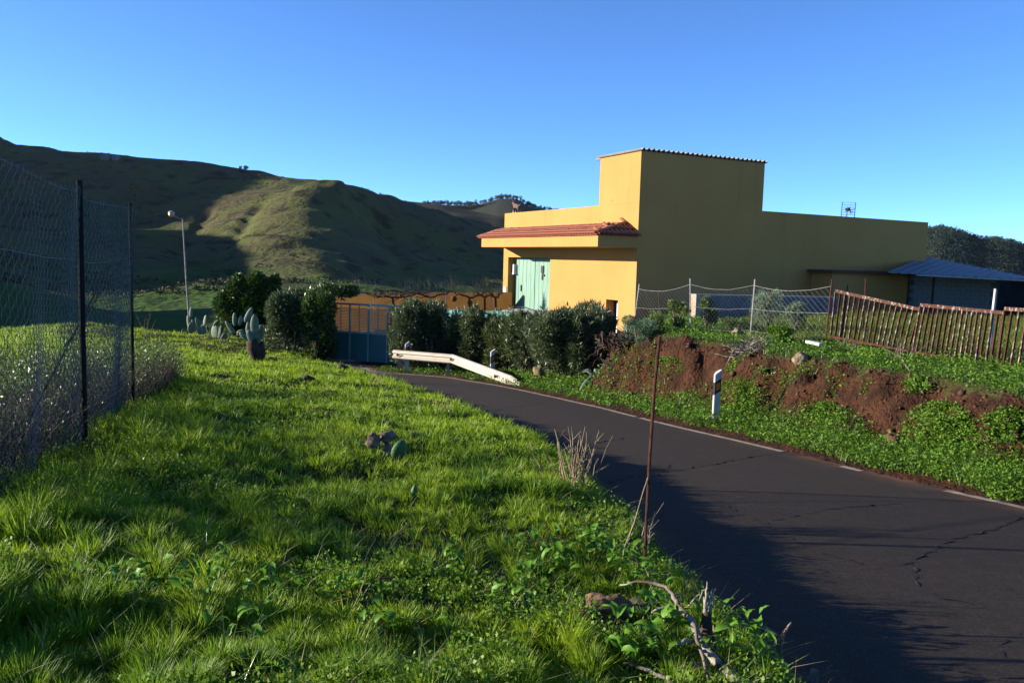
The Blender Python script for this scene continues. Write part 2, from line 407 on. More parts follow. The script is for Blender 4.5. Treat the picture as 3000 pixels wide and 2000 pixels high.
edgr = np.tile(np.maximum(sm(0.90, 1.0, t), 0.7*sm(0.06, 0.0, t)), n0)
redd = edgr*(0.35+0.65*sm(15, 11, rv[:, :, 1].ravel()))
me = npmesh('road', rv.reshape(-1, 3), rq, None, {'dirt': dirtr, 'red': redd})
m_, nt, b = nodes_of('asphalt', 0.85, 0.25)
asp = mixc(nt, noisef(nt, 1.1, 6, 0.3, 0.7), (0.027, 0.0165, 0.0078), (0.019, 0.0123, 0.0066))
asp = mixc(nt, noisef(nt, 9, 6, 0.5, 0.8), asp, (0.040, 0.028, 0.017))
asp = mixc(nt, noisef(nt, 60, 4, 0.5, 0.7), asp, (0.054, 0.040, 0.027))
asp = mixc(nt, noisef(nt, 75, 3, 0.56, 0.7), asp, (0.012, 0.010, 0.009))
mu = nt.nodes.new('ShaderNodeMath'); mu.operation = 'MULTIPLY'
nt.links.new(attr(nt, 'red'), mu.inputs[0]); nt.links.new(noisef(nt, 2.5, 6, 0.35, 0.6), mu.inputs[1])
asp = mixc(nt, mu.outputs[0], asp, (0.17, 0.075, 0.035))
asp = mixc(nt, attr(nt, 'dirt'), asp, mixc(nt, noisef(nt, 4, 5), (0.16, 0.125, 0.09), (0.10, 0.08, 0.06)))
nt.links.new(asp, b.inputs['Base Color'])
bump(nt, b, noisef(nt, 190, 4, 0.2, 0.8), 0.55, 0.006)
road = link('road', me, MATS['asphalt'], None, True); tag(road, kind='structure')
def road_pt(u, i):
    """point on the road: u 0 left .. 1 right, i row (float)"""
    i0 = int(max(0, min(n0-2, math.floor(i)))); f = i-i0
    row = rv[i0]*(1-f)+rv[i0+1]*f
    return Vector((np.interp(u, t, row[:, 0]), np.interp(u, t, row[:, 1]), np.interp(u, t, row[:, 2])))
# edge line: faded white strip in lengths, broken where soil has washed over it
WLINE = None
m_, nt, b = nodes_of('faded_line_paint', 0.8, 0.2)
lc = mixc(nt, noisef(nt, 7, 6, 0.35, 0.7), (0.38, 0.32, 0.25), (0.20, 0.155, 0.12))
lc = mixc(nt, noisef(nt, 45, 4, 0.56, 0.66), lc, (0.07, 0.06, 0.05))
nt.links.new(lc, b.inputs['Base Color'])
def strip(name, P, w0, w1, zoff, m):
    bb = B(); vs = []; n = len(P)
    for k in range(n):
        d = (P[min(k+1, n-1)]-P[max(k-1, 0)]); s = Vector((d.y, -d.x, 0)).normalized()
        for s_ in (-w0, w1):
            q = P[k]+s*s_; q.z = P[k].z+zoff; vs.append(q)
    bb.add(vs, [(2*k, 2*k+1, 2*k+3, 2*k+2) for k in range(n-1)])
    return bb.build(name, m)
rowy = rv[:, -2, 1]
def rows_between(y0, y1): return [i for i in range(n0) if y0 <= rowy[i] <= y1]
for y0, y1 in ((2.0, 9.35), (10.35, 10.75), (11.9, 16.15), (16.22, 29.4)):
    rr_ = rows_between(y0, y1)
    if len(rr_) < 2:
        i = int(np.argmin(abs(rowy-y0))); rr_ = [i, i+1, i+2]
    o = strip('edge_line', [road_pt(0.972, i) for i in rr_], 0.05, 0.05, 0.006, MATS['faded_line_paint'])
    tag(o, kind='structure')
# cracks in the asphalt
cb = B()
def crack(pxs, w=0.012):
    P = [Vector((*on_road(*p), 0)) for p in pxs]
    Q = []
    for a, c in zip(P[:-1], P[1:]):
        L = (c-a).length; k = max(2, int(L/0.05))
        for j in range(k): Q.append(a.lerp(c, j/k))
    Q.append(P[-1])
    vs = []
    for j, q in enumerate(Q):
        d = (Q[min(j+1, len(Q)-1)]-Q[max(j-1, 0)]); s = Vector((-d.y, d.x, 0)).normalized()
        off = 0.055*float(fbm(np.array([q.x]), np.array([q.y]), 0.16, 3, 5)[0])
        ww = w*(0.25+1.3*abs(float(fbm(np.array([q.x]), np.array([q.y]), 0.12, 2, 15)[0])))*min(1, j/3+0.1, (len(Q)-1-j)/3+0.1)
        q2 = q+s*off
        for sg in (-1, 1):
            v = q2+s*(sg*ww); 
            i = int(np.argmin(abs(rv[:, 7, 1]-v.y)))
            row = rv[i]; u = np.argsort(row[:, 0])
            v.z = float(np.interp(v.x, row[u, 0], row[u, 2]))+0.005; vs.append(v)
    cb.add(vs, [(2*k, 2*k+1, 2*k+3, 2*k+2) for k in range(len(Q)-1)])
for c_ in (((3000, 1523), (2870, 1570), (2790, 1590), (2720, 1625), (2660, 1660), (2560, 1680)),
           ((2660, 1660), (2680, 1720), (2750, 1760), (2860, 1790)), ((2940, 1735), (3000, 1765)),
           ((2100, 1468), (2170, 1515), (2240, 1540), (2320, 1590), (2400, 1630), (2500, 1655), (2560, 1680)),
           ((2240, 1540), (2380, 1510), (2470, 1495), (2640, 1482)), ((1760, 1420), (1850, 1400), (1980, 1385), (2120, 1360), (2240, 1335)),
           ((3000, 1870), (2930, 1905), (2960, 1950)), ((1940, 1440), (1930, 1400), (1960, 1365)), ((1400, 1215), (1520, 1195), (1600, 1185)), ((1560, 1300), (1700, 1310), (1830, 1290))):
    crack(c_, 0.022)
o = cb.build('crack', CRACK, road); tag(o, kind='stuff')

# ------------------------------------------------------------------ hills (one height field through control points, some added out of view)
def tps(P, Z, lam=1e-6):
    P = np.asarray(P)/200.0; n = len(P)
    d = np.linalg.norm(P[:, None]-P[None], axis=2); K = np.where(d > 0, d*d*np.log(d+1e-12), 0)+lam*np.eye(n)
    A = np.zeros((n+3, n+3)); A[:n, :n] = K; A[:n, n] = 1; A[:n, n+1:] = P; A[n, :n] = 1; A[n+1:, :n] = P.T
    w = np.linalg.solve(A, np.concatenate([Z, np.zeros(3)]))
    def f(X):
        X = np.asarray(X)/200.0; out = np.zeros(len(X))
        for i in range(0, len(X), 20000):
            q = X[i:i+20000]; dd = np.linalg.norm(q[:, None]-P[None], axis=2)
            out[i:i+20000] = (np.where(dd > 0, dd*dd*np.log(dd+1e-12), 0))@w[:n] + w[n] + q@w[n+1:]
        return out
    return f
ctl = []
def cp_(px, py, y): ctl.append(tuple(PT(px, py, y)))
# skyline of the main ridge
for q in ((0, 425, 800), (100, 433, 800), (190, 453, 790), (300, 455, 780), (420, 470, 780), (500, 477, 770), (600, 486, 760), (700, 502, 740), (800, 528, 700), (880, 546, 640), (930, 551, 590), (960, 547, 560), (1010, 549, 562), (1100, 580, 592), (1250, 624, 645), (1380, 657, 695), (1500, 690, 745)): cp_(*q)
# spur crest coming down towards us
for q in ((925, 585, 520), (908, 625, 470), (918, 680, 410), (948, 755, 340), (980, 805, 295), (1010, 858, 260)): cp_(*q)
for q in ((960, 547, 560), (925, 585, 520), (908, 625, 470), (918, 680, 410), (948, 755, 340), (980, 805, 295)):
    p = PT(*q); ctl += [(p[0]+13, p[1]+2, p[2]-6.5), (p[0]-14, p[1], p[2]-1.2)]
# sunny flank left of the spur and its gully
for q in ((800, 600, 560), (700, 590, 600), (780, 680, 450), (640, 690, 500), (700, 780, 350), (560, 730, 470), (830, 790, 320), (600, 830, 300), (450, 790, 360), (480, 640, 600), (560, 560, 680)): cp_(*q)
# shaded face under the left ridge
for q in ((300, 590, 620), (100, 560, 640), (-100, 520, 650), (350, 690, 480), (100, 680, 480), (-150, 640, 500), (-500, 540, 600)): cp_(*q)
GUL = [[(760, 600, 565), (710, 680, 490), (655, 760, 420), (610, 800, 350)], [(600, 620, 590), (545, 720, 480), (490, 790, 380)], [(1120, 640, 560), (1160, 740, 470), (1200, 820, 380)]]
GUL = [[tuple(PT(*p)[:2]) for p in g_] for g_ in GUL]
# lower meadow and valley floor
for q in ((400, 880, 210), (560, 860, 210), (700, 880, 200), (850, 880, 190), (400, 960, 120), (700, 960, 120), (0, 800, 300), (0, 900, 150), (-400, 850, 200), (1000, 930, 160)): cp_(*q)
# shaded flank right of the spur
for q in ((1000, 600, 530), (1050, 640, 540), (1100, 672, 540), (1200, 716, 550), (1300, 748, 560), (1060, 700, 470), (1100, 748, 415), (1180, 735, 500), (1300, 812, 415), (1300, 770, 520), (1200, 860, 300), (1400, 880, 300), (1450, 800, 520), (1600, 850, 420), (1800, 830, 600)): cp_(*q)
ctl += [(-640, 820, 178), (-640, 770, 160), (-640, 680, 124), (-600, 600, 90), (-520, 560, 82), (-130, 150, 9), (-108, 118, 3), (-420, 450, 68), (-350, 340, 50), (-300, 250, 33), (-270, 190, 15), (-700, 300, 90), (-820, 700, 205), (-1000, 820, 270), (-300, 120, -10), (-600, 60, 40),  # includes unseen ridges on the left, raised to throw shade over the slopes
        (-500, 1000, 60), (-250, 980, 30), (-80, 900, -20), (100, 850, -30), (200, 500, -60), (150, 250, -55), (60, 120, -30), (-20, 95, -22), (-100, 95, -22), (400, 800, -60)]
ctl = np.array(ctl); hf = tps(ctl[:, :2], ctl[:, 2])
def hill_z(x, y):
    z = hf(np.stack([x, y], -1))
    n = fbm(x, y, 70, 5, 101)*3.6 + (0.5-np.abs(fbm(x*1.0, y*0.45, 42, 4, 111)))*2.6
    k = sm(90, 220, y)
    terr = 0.9*np.sin(z*1.1 + 2*fbm(x, y, 60, 2, 121))
    for g_ in GUL:
        dd = np.abs(sdist(x, y, g_)); z = z - k*3.6*np.exp(-(dd/6.0)**2)
    return z + k*(n + terr*0.6)
az = np.concatenate([np.linspace(-1.25, -0.66, 70), np.linspace(-0.65, 0.10, 420), np.linspace(0.11, 0.5, 30)])
rg = np.geomspace(75, 1050, 300)
A_, Y_ = np.meshgrid(az, rg); X_ = A_*Y_
hz = hill_z(X_.ravel(), Y_.ravel())
ii = np.arange(hz.size).reshape(A_.shape)
hq = np.stack([ii[:-1, :-1], ii[:-1, 1:], ii[1:, 1:], ii[1:, :-1]], -1).reshape(-1, 4)
me = npmesh('hillside', np.stack([X_.ravel(), Y_.ravel(), hz], -1), hq)
m_, nt, b = nodes_of('hill_grass', 0.95, 0.05)
hc = mixc(nt, noisef(nt, 0.02, 8, 0.42, 0.58), (0.080, 0.090, 0.028), (0.075, 0.066, 0.032))
hc = mixc(nt, noisef(nt, 0.07, 8, 0.54, 0.66), hc, (0.032, 0.028, 0.016))
tcz = nt.nodes.new('ShaderNodeTexCoord'); sx = nt.nodes.new('ShaderNodeSeparateXYZ'); nt.links.new(tcz.outputs['Object'], sx.inputs[0])
mr = nt.nodes.new('ShaderNodeMapRange'); mr.inputs[1].default_value = -3.0; mr.inputs[2].default_value = -8.0; nt.links.new(sx.outputs[2], mr.inputs[0])
mm_ = nt.nodes.new('ShaderNodeMath'); mm_.operation = 'MULTIPLY'; nt.links.new(mr.outputs[0], mm_.inputs[0]); nt.links.new(noisef(nt, 0.02, 3, 0.42, 0.55), mm_.inputs[1])
hc = mixc(nt, mm_.outputs[0], hc, (0.045, 0.085, 0.016))
nt.links.new(hc, b.inputs['Base Color'])
bump(nt, b, noisef(nt, 0.35, 8, 0.1, 0.9), 1.0, 1.2)
hill = link('hillside', me, MATS['hill_grass'], None, True); tag(hill, kind='structure')

def ridge(name, sky_pts, y0, front, back, m, seed, amp):
    """a real hill: crest line with a front and a back slope"""
    px = np.linspace(sky_pts[0][0], sky_pts[-1][0], 160)
    py = np.interp(px, [p[0] for p in sky_pts], [p[1] for p in sky_pts])
    rows = []
    prof = [(-1, -1), (-0.8, -0.78), (-0.6, -0.55), (-0.45, -0.38), (-0.3, -0.22), (-0.18, -0.11), (-0.08, -0.04), (0, 0), (0.15, -0.03), (0.5, -0.3), (1, -1)]
    for s, q in prof:
        P = []
        for a, c in zip(px, py):
            p = PT(a, c, y0)
            y = y0 + (s*front if s < 0 else s*back)
            x = (p[0]/y0)*y
            P.append((x, y, p[2]+q*(front*0.28)))
        rows.append(P)
    V = np.array(rows); sh = V.shape
    V = V.reshape(-1, 3); V[:, 2] += amp*fbm(V[:, 0], V[:, 1], amp*9, 4, seed)*np.repeat([abs(q) > 0.01 for s, q in prof], sh[1])
    ii = np.arange(len(V)).reshape(sh[:2])
    q_ = np.stack([ii[:-1, :-1], ii[:-1, 1:], ii[1:, 1:], ii[1:, :-1]], -1).reshape(-1, 4)
    o = link(name, npmesh(name, V, q_), m, None, True); tag(o, kind='structure'); return V.reshape(sh)
MIDHILL = mat('brown_far_slope', (0.075, 0.070, 0.035), (0.050, 0.042, 0.028), 0.02, 0.95, 0.05)
FARHILL = mat('dark_far_slope', (0.030, 0.036, 0.026), (0.045, 0.045, 0.03), 0.01, 0.95, 0.05)
ridge('far_brown_slope', [(600, 700), (850, 600), (1000, 585), (1080, 578), (1150, 586), (1230, 593), (1300, 603), (1400, 622), (1500, 640), (1700, 690), (1900, 740), (2500, 860)], 1050, 260, 300, MIDHILL, 201, 10)
far_sky = [(700, 700), (1150, 610), (1230, 600), (1290, 600), (1330, 602), (1380, 602), (1410, 597), (1440, 590), (1455, 584), (1475, 582), (1510, 582), (1525, 588), (1540, 600), (1570, 612), (1620, 622), (1750, 645), (1950, 690), (2500, 830)]
ridge('far_pine_ridge', far_sky, 1650, 350, 300, FARHILL, 211, 12)
wood_sky = [(1900, 860), (2300, 760), (2500, 712), (2640, 690), (2700, 678), (2760, 668), (2815, 682), (2870, 702), (2925, 703), (2965, 712), (3010, 726), (3200, 770), (3600, 830)]
FV = ridge('wooded_hill', wood_sky, 900, 480, 400, FARHILL, 221, 8)

# ------------------------------------------------------------------ house
HC = PT(1866, 760, 33.9); E1 = Vector((-0.459, 0.888, 0)).normalized(); E2 = Vector((E1.y, -E1.x, 0))
HO = Vector((HC[0], HC[1], 0))
def H(a, b, z): return HO + E1*a + E2*b + Vector((0, 0, z))
def hbox(bb, a0, a1, b0, b1, z0, z1):
    return bb.hexa([H(a0, b0, z0), H(a1, b0, z0), H(a1, b1, z0), H(a0, b1, z0), H(a0, b0, z1), H(a1, b0, z1), H(a1, b1, z1), H(a0, b1, z1)])
house = empty('house', H(6, 8, -3.9), 'yellow flat-roofed house with square tower, tiled canopy and green barn door', 'house')
ZB, ZP, ZT = -4.9, 2.47, 4.5
w = B()
for a0, a1, z0 in ((0, 1.22, ZB), (1.22, 2.11, -1.52), (2.11, 7.03, ZB), (7.03, 11.46, 0.19), (11.46, 12.0, ZB)):
    hbox(w, a0, a1, 0, 0.6, z0, ZP)
hbox(w, 0, 0.25, 0.6, 17.5, ZB, ZP); hbox(w, 11.75, 12.0, 0.6, 17.5, ZB, ZP); hbox(w, 0.25, 11.75, 17.25, 17.5, ZB, ZP)
hbox(w, 0.25, 11.75, 0.6, 17.25, 2.0, 2.15)
wall = w.build('wall', YEL, house)
w = B(); hbox(w, 0, 2.95, 0, 6.55, ZP+0.002, ZT); tower = w.build('tower', YEL, house)
# corrugated sheet over the tower, waves seen along the shaded side
vs_, fs_ = [], []; n = 220
for k in range(n+1):
    bpos = -0.12+6.8*k/n; z = ZT+0.075+0.055*math.sin(2*math.pi*bpos/0.245)
    for a_, zz in ((-0.09, 0), (3.1, -0.02), (3.1, -0.035), (-0.09, -0.015)): vs_.append(H(a_, bpos, z+zz))
for k in range(n):
    for j in range(4): fs_.append((4*k+j, 4*k+(j+1) % 4, 4*k+4+(j+1) % 4, 4*k+4+j))
B().add(vs_, fs_).build('corrugated_roof', FIBRE, tower)
w = B(); hbox(w, 0.12, 2.83, 0.12, 6.4, ZT, ZT+0.03); w.build('roof_deck', FIBRE, tower)
B().tube([H(3.05, 0.1, ZT-0.02), H(3.32, 0.02, ZT-0.05)], 0.05, 6).build('spout', FIBRE, tower)
# canopy
w = B()
w.hexa([H(0, -1.9, 0.65), H(10.75, -1.9, 0.65), H(11.9, -0.002, 0.65), H(0, -0.002, 0.65), H(0, -1.9, 1.10), H(10.75, -1.9, 1.10), H(11.9, -0.002, 1.10), H(0, -0.002, 1.10)])
canopy = w.build('canopy', YEL, house)
def rz(b): return 1.17 + (b+2.02)/2.02*0.50
w = B()
w.add([H(-0.06, -2.0, 1.10), H(10.95, -2.0, 1.10), H(12.35, 0.0, 1.10), H(-0.06, 0, 1.10), H(-0.06, -2.0, 1.14), H(10.95, -2.0, 1.14), H(12.35, 0.0, 1.60), H(0.85, 0.0, 1.60), H(-0.06, 0, 1.14)],
      [(0, 3, 2, 1), (0, 1, 5, 4), (1, 2, 6, 5), (4, 5, 6, 7), (4, 7, 8), (0, 4, 8, 3), (2, 3, 8, 7, 6)])
troof = w.build('tiled_roof', TILEDARK, canopy)
def tilemesh(L, r0, r1, name):
    bb = B(); vs = []; n = 6
    for s, (y, r) in enumerate(((0, r0), (L, r1))):
        for q in (1.0, 0.80):
            for k in range(n+1):
                th = math.pi*k/n; vs.append((r*q*math.cos(th), y, r*q*math.sin(th)*0.95))
    m = n+1; fs = []
    for k in range(n):
        fs += [(k, k+1, 2*m+k+1, 2*m+k), (m+k+1, m+k, 3*m+k, 3*m+k+1), (k+1, k, m+k, m+k+1), (2*m+k, 2*m+k+1, 3*m+k+1, 3*m+k)]
    bb.add(vs, fs); me = bpy.data.meshes.new(name); me.from_pydata(bb.v, [], bb.f); me.materials.append(TILE); me.update()
    me.polygons.foreach_set('use_smooth', [True]*len(me.polygons)); return me
TM = tilemesh(0.56, 0.100, 0.082, 'roof_tile')
tinv = parent_inv(troof)
def put_tile(p, along, up, roll=0):
    y = along.normalized(); x = y.cross(up).normalized(); z = x.cross(y).normalized()
    o = bpy.data.objects.new('roof_tile', TM); C.objects.link(o); o.parent = troof
    M_ = Matrix((x, y, z)).transposed().to_4x4(); M_.translation = p
    o.matrix_parent_inverse = tinv; o.matrix_local = tinv @ M_
    return o
slope = (H(5, 0, rz(0))-H(5, -2.02, rz(-2.02)))
ncol = 56
for c_ in range(ncol):
    a_ = -0.02 + (12.25+0.02)*c_/(ncol-1)
    b0 = -2.06 if a_ < 10.95 else -2.06+2.0*(a_-10.95)/1.4
    b1 = 0.0 if a_ > 0.85 else -2.02*(1-max(a_, 0)/0.85)
    k = 0; bb_ = b0
    while bb_ < b1-0.22:
        put_tile(H(a_+R.uniform(-.012, .012), bb_+R.uniform(-.015, .015), rz(bb_)-0.03+0.012*(k % 2)), slope+Vector((R.uniform(-.02, .02), R.uniform(-.02, .02), 0)), Vector((0, 0, 1)))
        bb_ += 0.46; k += 1
hipdir = H(0.9, -1.0, 1.60)-H(-0.06, -1.0, 1.12)
for c_ in range(9):
    b_ = -1.85+c_*0.225
    L = 0.9*(1-abs(b_)/2.05)+0.15
    k = 0; d_ = 0.0
    while d_ < L-0.1:
        put_tile(H(-0.16+d_, b_, 1.13+0.55*d_), hipdir, Vector((0, 0, 1))); d_ += 0.42
hl = H(0.85, 0, 1.68)-H(-0.08, -2.05, 1.17)
for k in range(5): put_tile(H(-0.08+0.93*k/5, -2.05+2.05*k/5, 1.20+0.49*k/5), hl, Vector((0, 0, 1)))
# green barn door in its recess
w = B(); hbox(w, 7.03, 11.46, 0.45, 0.58, ZB, 0.19); 
door = w.build('door', mat('door_frame_green', (0.10, 0.22, 0.18), None), house); door['label'] = 'pale green double barn door in shaded recess'
for a0, a1 in ((7.10, 9.2), (9.24, 11.40)):
    n = 5
    for k in range(n):
        w = B(); s = (a1-a0)/n; hbox(w, a0+k*s+0.012, a0+(k+1)*s-0.012, 0.40, 0.452, ZB, 0.12); w.build('plank', GREEN, door)
for a_, z_ in ((10.6, -1.55), (7.32, -1.62)):
    w = B(); hbox(w, a_, a_+0.07, 0.35, 0.398, z_, z_+0.32); w.build('handle', BLACK, door)
w = B(); hbox(w, 8.3, 8.55, 0.35, 0.398, -0.55, -0.2); hbox(w, 8.36, 8.46, 0.35, 0.397, -0.9, -0.55); hbox(w, 8.2, 8.34, 0.35, 0.396, -0.72, -0.62); w.build('ornament', BLACK, door)
w = B()
for k in range(6): hbox(w, 7.55+k*0.19, 7.58+k*0.19, 0.30, 0.33, -3.9, -2.75)
hbox(w, 7.55, 8.53, 0.29, 0.34, -2.77, -2.72); w.build('lattice', TEALPALE, door)
# low opening with white door
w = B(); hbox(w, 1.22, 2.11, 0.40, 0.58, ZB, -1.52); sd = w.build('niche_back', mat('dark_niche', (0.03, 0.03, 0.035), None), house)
w = B(); hbox(w, 1.25, 1.72, 0.30, 0.398, ZB, -1.68); w.build('side_door', WHITEWALL, house)
w = B(); hbox(w, 11.22, 11.36, 0.22, 0.40, -0.62, -0.18); hbox(w, 11.18, 11.40, 0.20, 0.42, -0.70, -0.62); w.build('wall_lamp', WHITEWALL, house)
def plaque(z0, z1, m, inner=None, bits=()):
    w = B(); hbox(w, 11.56, 11.92, -0.03, -0.002, z0, z1); p = w.build('plaque', m, house)
    if inner:
        w = B(); hbox(w, 11.62, 11.82, -0.036, -0.031, z0+0.14, z1-0.12); w.build('plaque_panel', inner, p)
    for a0, a1, q0, q1, mm in bits:
        w = B(); hbox(w, a0, a1, -0.037, -0.031, q0, q1); w.build('plaque_mark', mm, p)
plaque(-1.78, -1.36, PLAQUE, PLAQUEW)
plaque(-2.38, -1.92, PLAQUER, None, ((11.56, 11.92, -2.02, -1.94, PLAQUE), (11.70, 11.78, -2.36, -2.04, PLAQUEW)))

# ------------------------------------------------------------------ dog on the parapet
dg = H(11.35, 0.3, ZP+0.002)
dogr = empty('dog', dg, 'brown dog with pale muzzle and legs standing on the roof parapet', 'dog')
def D(u, v, z): return dg + E2*u*(-1) + E1*0 + Vector((-0.0, 0, 0)) + Vector((1, 0, 0))*0 + E1*(-u*0.0) + (-E1)*0 + Vector((0, 0, z)) + E1*v
# dog faces left (towards E1); u runs along E1 from rump to nose
def D(u, v, z): return dg + E1*(u-0.35) + E2*v + Vector((0, 0, z))
def skin(name, verts, edges, rad, m, parent, root=0):
    me = bpy.data.meshes.new(name); me.from_pydata([tuple(v) for v in verts], edges, []); o = link(name, me, m, parent)
    md = o.modifiers.new('skin', 'SKIN'); md.use_smooth_shade = True
    for i, r_ in enumerate(rad): me.skin_vertices[0].data[i].radius = (r_, r_)
    me.skin_vertices[0].data[root].use_root = True
    sb = o.modifiers.new('sub', 'SUBSURF'); sb.levels = 1; sb.render_levels = 2
    return o
V_ = [D(0, 0, .34), D(.2, 0, .36), D(.42, 0, .37), D(.52, 0, .46), D(.60, 0, .56), D(.72, 0, .50),
      D(.44, .07, .20), D(.45, .07, .03), D(.44, -.07, .20), D(.45, -.07, .03),
      D(-.02, .07, .22), D(-.07, .07, .12), D(-.04, .07, .02), D(-.02, -.07, .22), D(-.07, -.07, .12), D(-.04, -.07, .02), D(-.14, 0, .42), D(-.22, 0, .52)]
E_ = [(0, 1), (1, 2), (2, 3), (3, 4), (4, 5), (2, 6), (6, 7), (2, 8), (8, 9), (0, 10), (10, 11), (11, 12), (0, 13), (13, 14), (14, 15), (0, 16), (16, 17)]
dog = skin('body', V_, E_, [.10, .11, .12, .08, .085, .04, .045, .03, .045, .03, .055, .03, .028, .055, .03, .028, .025, .012], DOGFUR, dogr, 1)
w = B()
for s in (-1, 1): w.add([D(.56, s*.035, .62), D(.60, s*.075, .62), D(.55, s*.07, .73), D(.545, s*.05, .62)], [(0, 1, 2), (1, 3, 2), (3, 0, 2), (0, 3, 1)])
w.build('ear', DOGFUR, dogr)
w = B(); w.ell(D(.69, 0, .53), (E1*.075, E2*.03, Vector((0, 0, .045))), 8, 6); w.build('muzzle', DOGPALE, dogr, True)
for s in (-1, 1):
    w = B(); w.tube([D(.447, s*.07, .19), D(.455, s*.07, .0)], [.036, .034], 8); w.ell(D(.475, s*.07, .025), (E1*.05, E2*.036, Vector((0, 0, .024))), 8, 5); w.build('front_leg', DOGPALE, dogr, True)

# ------------------------------------------------------------------ antenna
ab = PTv(2478, 640, 42.0); ab.z = 2.15
ant = empty('antenna', ab, 'grid television antenna with bow-tie elements on the house roof', 'antenna')
def AN(px, py): return PTv(px, py, 42.0)
B().tube([ab, AN(2482, 622)], 0.022, 6).build('mast', GALV, ant)
w = B()
for k in range(7): w.tube([AN(2465, 593+k*7.2), AN(2506, 593+k*7.2+0.6)], 0.008, 4)
w.build('grid', GALV, ant)
for q in ((2468, 592, 2464, 637), (2507, 593, 2503, 638)): B().bar(AN(*q[:2]), AN(*q[2:]), 0.035, 0.02).build('side_bar', BLACK, ant)
w = B()
for q in ((2470, 612, 2500, 624), (2470, 623, 2500, 612), (2478, 606, 2492, 628), (2486, 605, 2486, 629)): w.tube([AN(*q[:2])-Vector((0, .2, 0)), AN(*q[2:])-Vector((0, .2, 0))], 0.014, 5)
w.build('dipole', RUST, ant)
w = B(); w.bar(AN(2482, 614)-Vector((0, .25, 0)), AN(2482, 614)+Vector((0, .1, 0)), 0.09, 0.14); w.build('junction_box', BLACK, ant)

# ------------------------------------------------------------------ annex, shed, low wall
def slab(bb, p, q, thick, z0a, z1a, z0b=None, z1b=None):
    p = Vector((p[0], p[1], 0)); q = Vector((q[0], q[1], 0)); d = (q-p).normalized(); s = Vector((-d.y, d.x, 0))*thick
    z0b = z0a if z0b is None else z0b; z1b = z1a if z1b is None else z1b
    up = lambda v, z: Vector((v.x, v.y, z))
    return bb.hexa([up(p, z0a), up(q, z0b), up(q+s, z0b), up(p+s, z0a), up(p, z1a), up(q, z1b), up(q+s, z1b), up(p+s, z1a)])
an = empty('annex', H(-0.6, 12, -1.9), 'low yellow annex with dark red-brown roof beam against the shaded house wall', 'annex')
w = B(); hbox(w, -1.2, -0.003, 9.75, 14.75, -2.6, -0.14); w.build('wall', YEL, an)
w = B(); hbox(w, -1.42, -0.003, 9.45, 14.95, -0.14, 0.0); w.build('roof_beam', WOODBEAM, an)
FL, FR, BR, BL = PTv(2600, 798, 37.2), PTv(3100, 823, 34.0), PTv(2925, 803, 46.0), PTv(2712, 752, 43.5)
BR = PTv(3080, 806, 46.0); BR.z = FR.z-0.1
shed = empty('shed', Vector((19, 40, -1.9)), 'open block shed under a sloping grey-blue metal sheet roof', 'shed')
vs_, fs_ = [], []; nu, nv = 90, 2
for i in range(nu+1):
    u = i/nu
    for j in range(nv+1):
        v = j/nv; p = FL.lerp(FR, u).lerp(BL.lerp(BR, u), v)
        p.z += 0.03*(1 if (i % 6) in (0, 1) else 0); vs_.append(p)
for i in range(nu):
    for j in range(nv): k = i*(nv+1)+j; fs_.append((k, k+nv+1, k+nv+2, k+1))
o = B().add(vs_, fs_).build('roof', SHEET, shed); sd_ = o.modifiers.new('solid', 'SOLIDIFY'); sd_.thickness = 0.03; sd_.offset = -1
w = B(); w.bar(FL.lerp(FR, 0.18)+Vector((0, -.05, -.05)), FR+Vector((0, -.05, -.05)), 0.05, 0.07); w.build('eave_strip', GALV, shed)
q0, q1 = PT(2662, 850, 40.0), PT(2925, 850, 38.4)
cw = 0.40; nrow = 8; L = math.hypot(q1[0]-q0[0], q1[1]-q0[1]); dirw = Vector((q1[0]-q0[0], q1[1]-q0[1], 0)).normalized(); nrm = Vector((-dirw.y, dirw.x, 0))
w = B(); slab(w, Vector((q0[0], q0[1], 0))+nrm*0.02, Vector((q1[0], q1[1], 0))+nrm*0.02, 0.16, -2.6, -0.18); bw = w.build('block_wall', DARKCONC, shed)
binv = parent_inv(bw)
bmsh = bpy.data.meshes.new('block'); t_ = B(); t_.hexa([(0, -.004, 0), (.385, -.004, 0), (.385, .03, 0), (0, .03, 0), (0, -.004, .185), (.385, -.004, .185), (.385, .03, .185), (0, .03, .185)]); bmsh.from_pydata(t_.v, [], t_.f); bmsh.materials.append(CONC)
for r_ in range(9):
    z = -2.0+r_*0.2
    s = -(0.2 if r_ % 2 else 0.0)
    while s < L-0.39:
        if s >= 0:
            o = bpy.data.objects.new('block', bmsh); C.objects.link(o); o.parent = bw; o.matrix_parent_inverse = binv
            M_ = Matrix((dirw, nrm, Vector((0, 0, 1)))).transposed().to_4x4(); M_.translation = Vector((q0[0], q0[1], z))+dirw*s+nrm*(R.uniform(-.004, .004)); o.matrix_local = binv @ M_
        s += cw
w = B(); slab(w, PT(2925, 850, 45.5), PT(3120, 850, 44.5), 0.2, -2.6, -0.25); slab(w, PT(3150, 850, 36), PT(3180, 850, 44), 0.2, -2.6, -0.3); w.build('rear_wall', DARKCONC, shed)
pp = PTv(2737, 806, 37.0); B().bar((pp.x, pp.y, -2.3), pp, 0.07, 0.07).build('post', RUST, shed)
pp = PTv(3040, 830, 35.2); B().bar((pp.x, pp.y, -2.3), (pp.x, pp.y, FR.z), 0.08, 0.08).build('post', RUST, shed)
w = B(); w.tube([PTv(2883, 796, 40), PTv(2884, 788, 40), PTv(2895, 786, 40), PTv(2904, 786, 40)], .02, 5); w.tube([PTv(2904, 800, 40), PTv(2904, 783, 40)], .035, 5); w.build('vent_pipe', GALV, shed)
pa, pb = PT(2056, 862, 27.0), PT(2455, 870, 29.8)
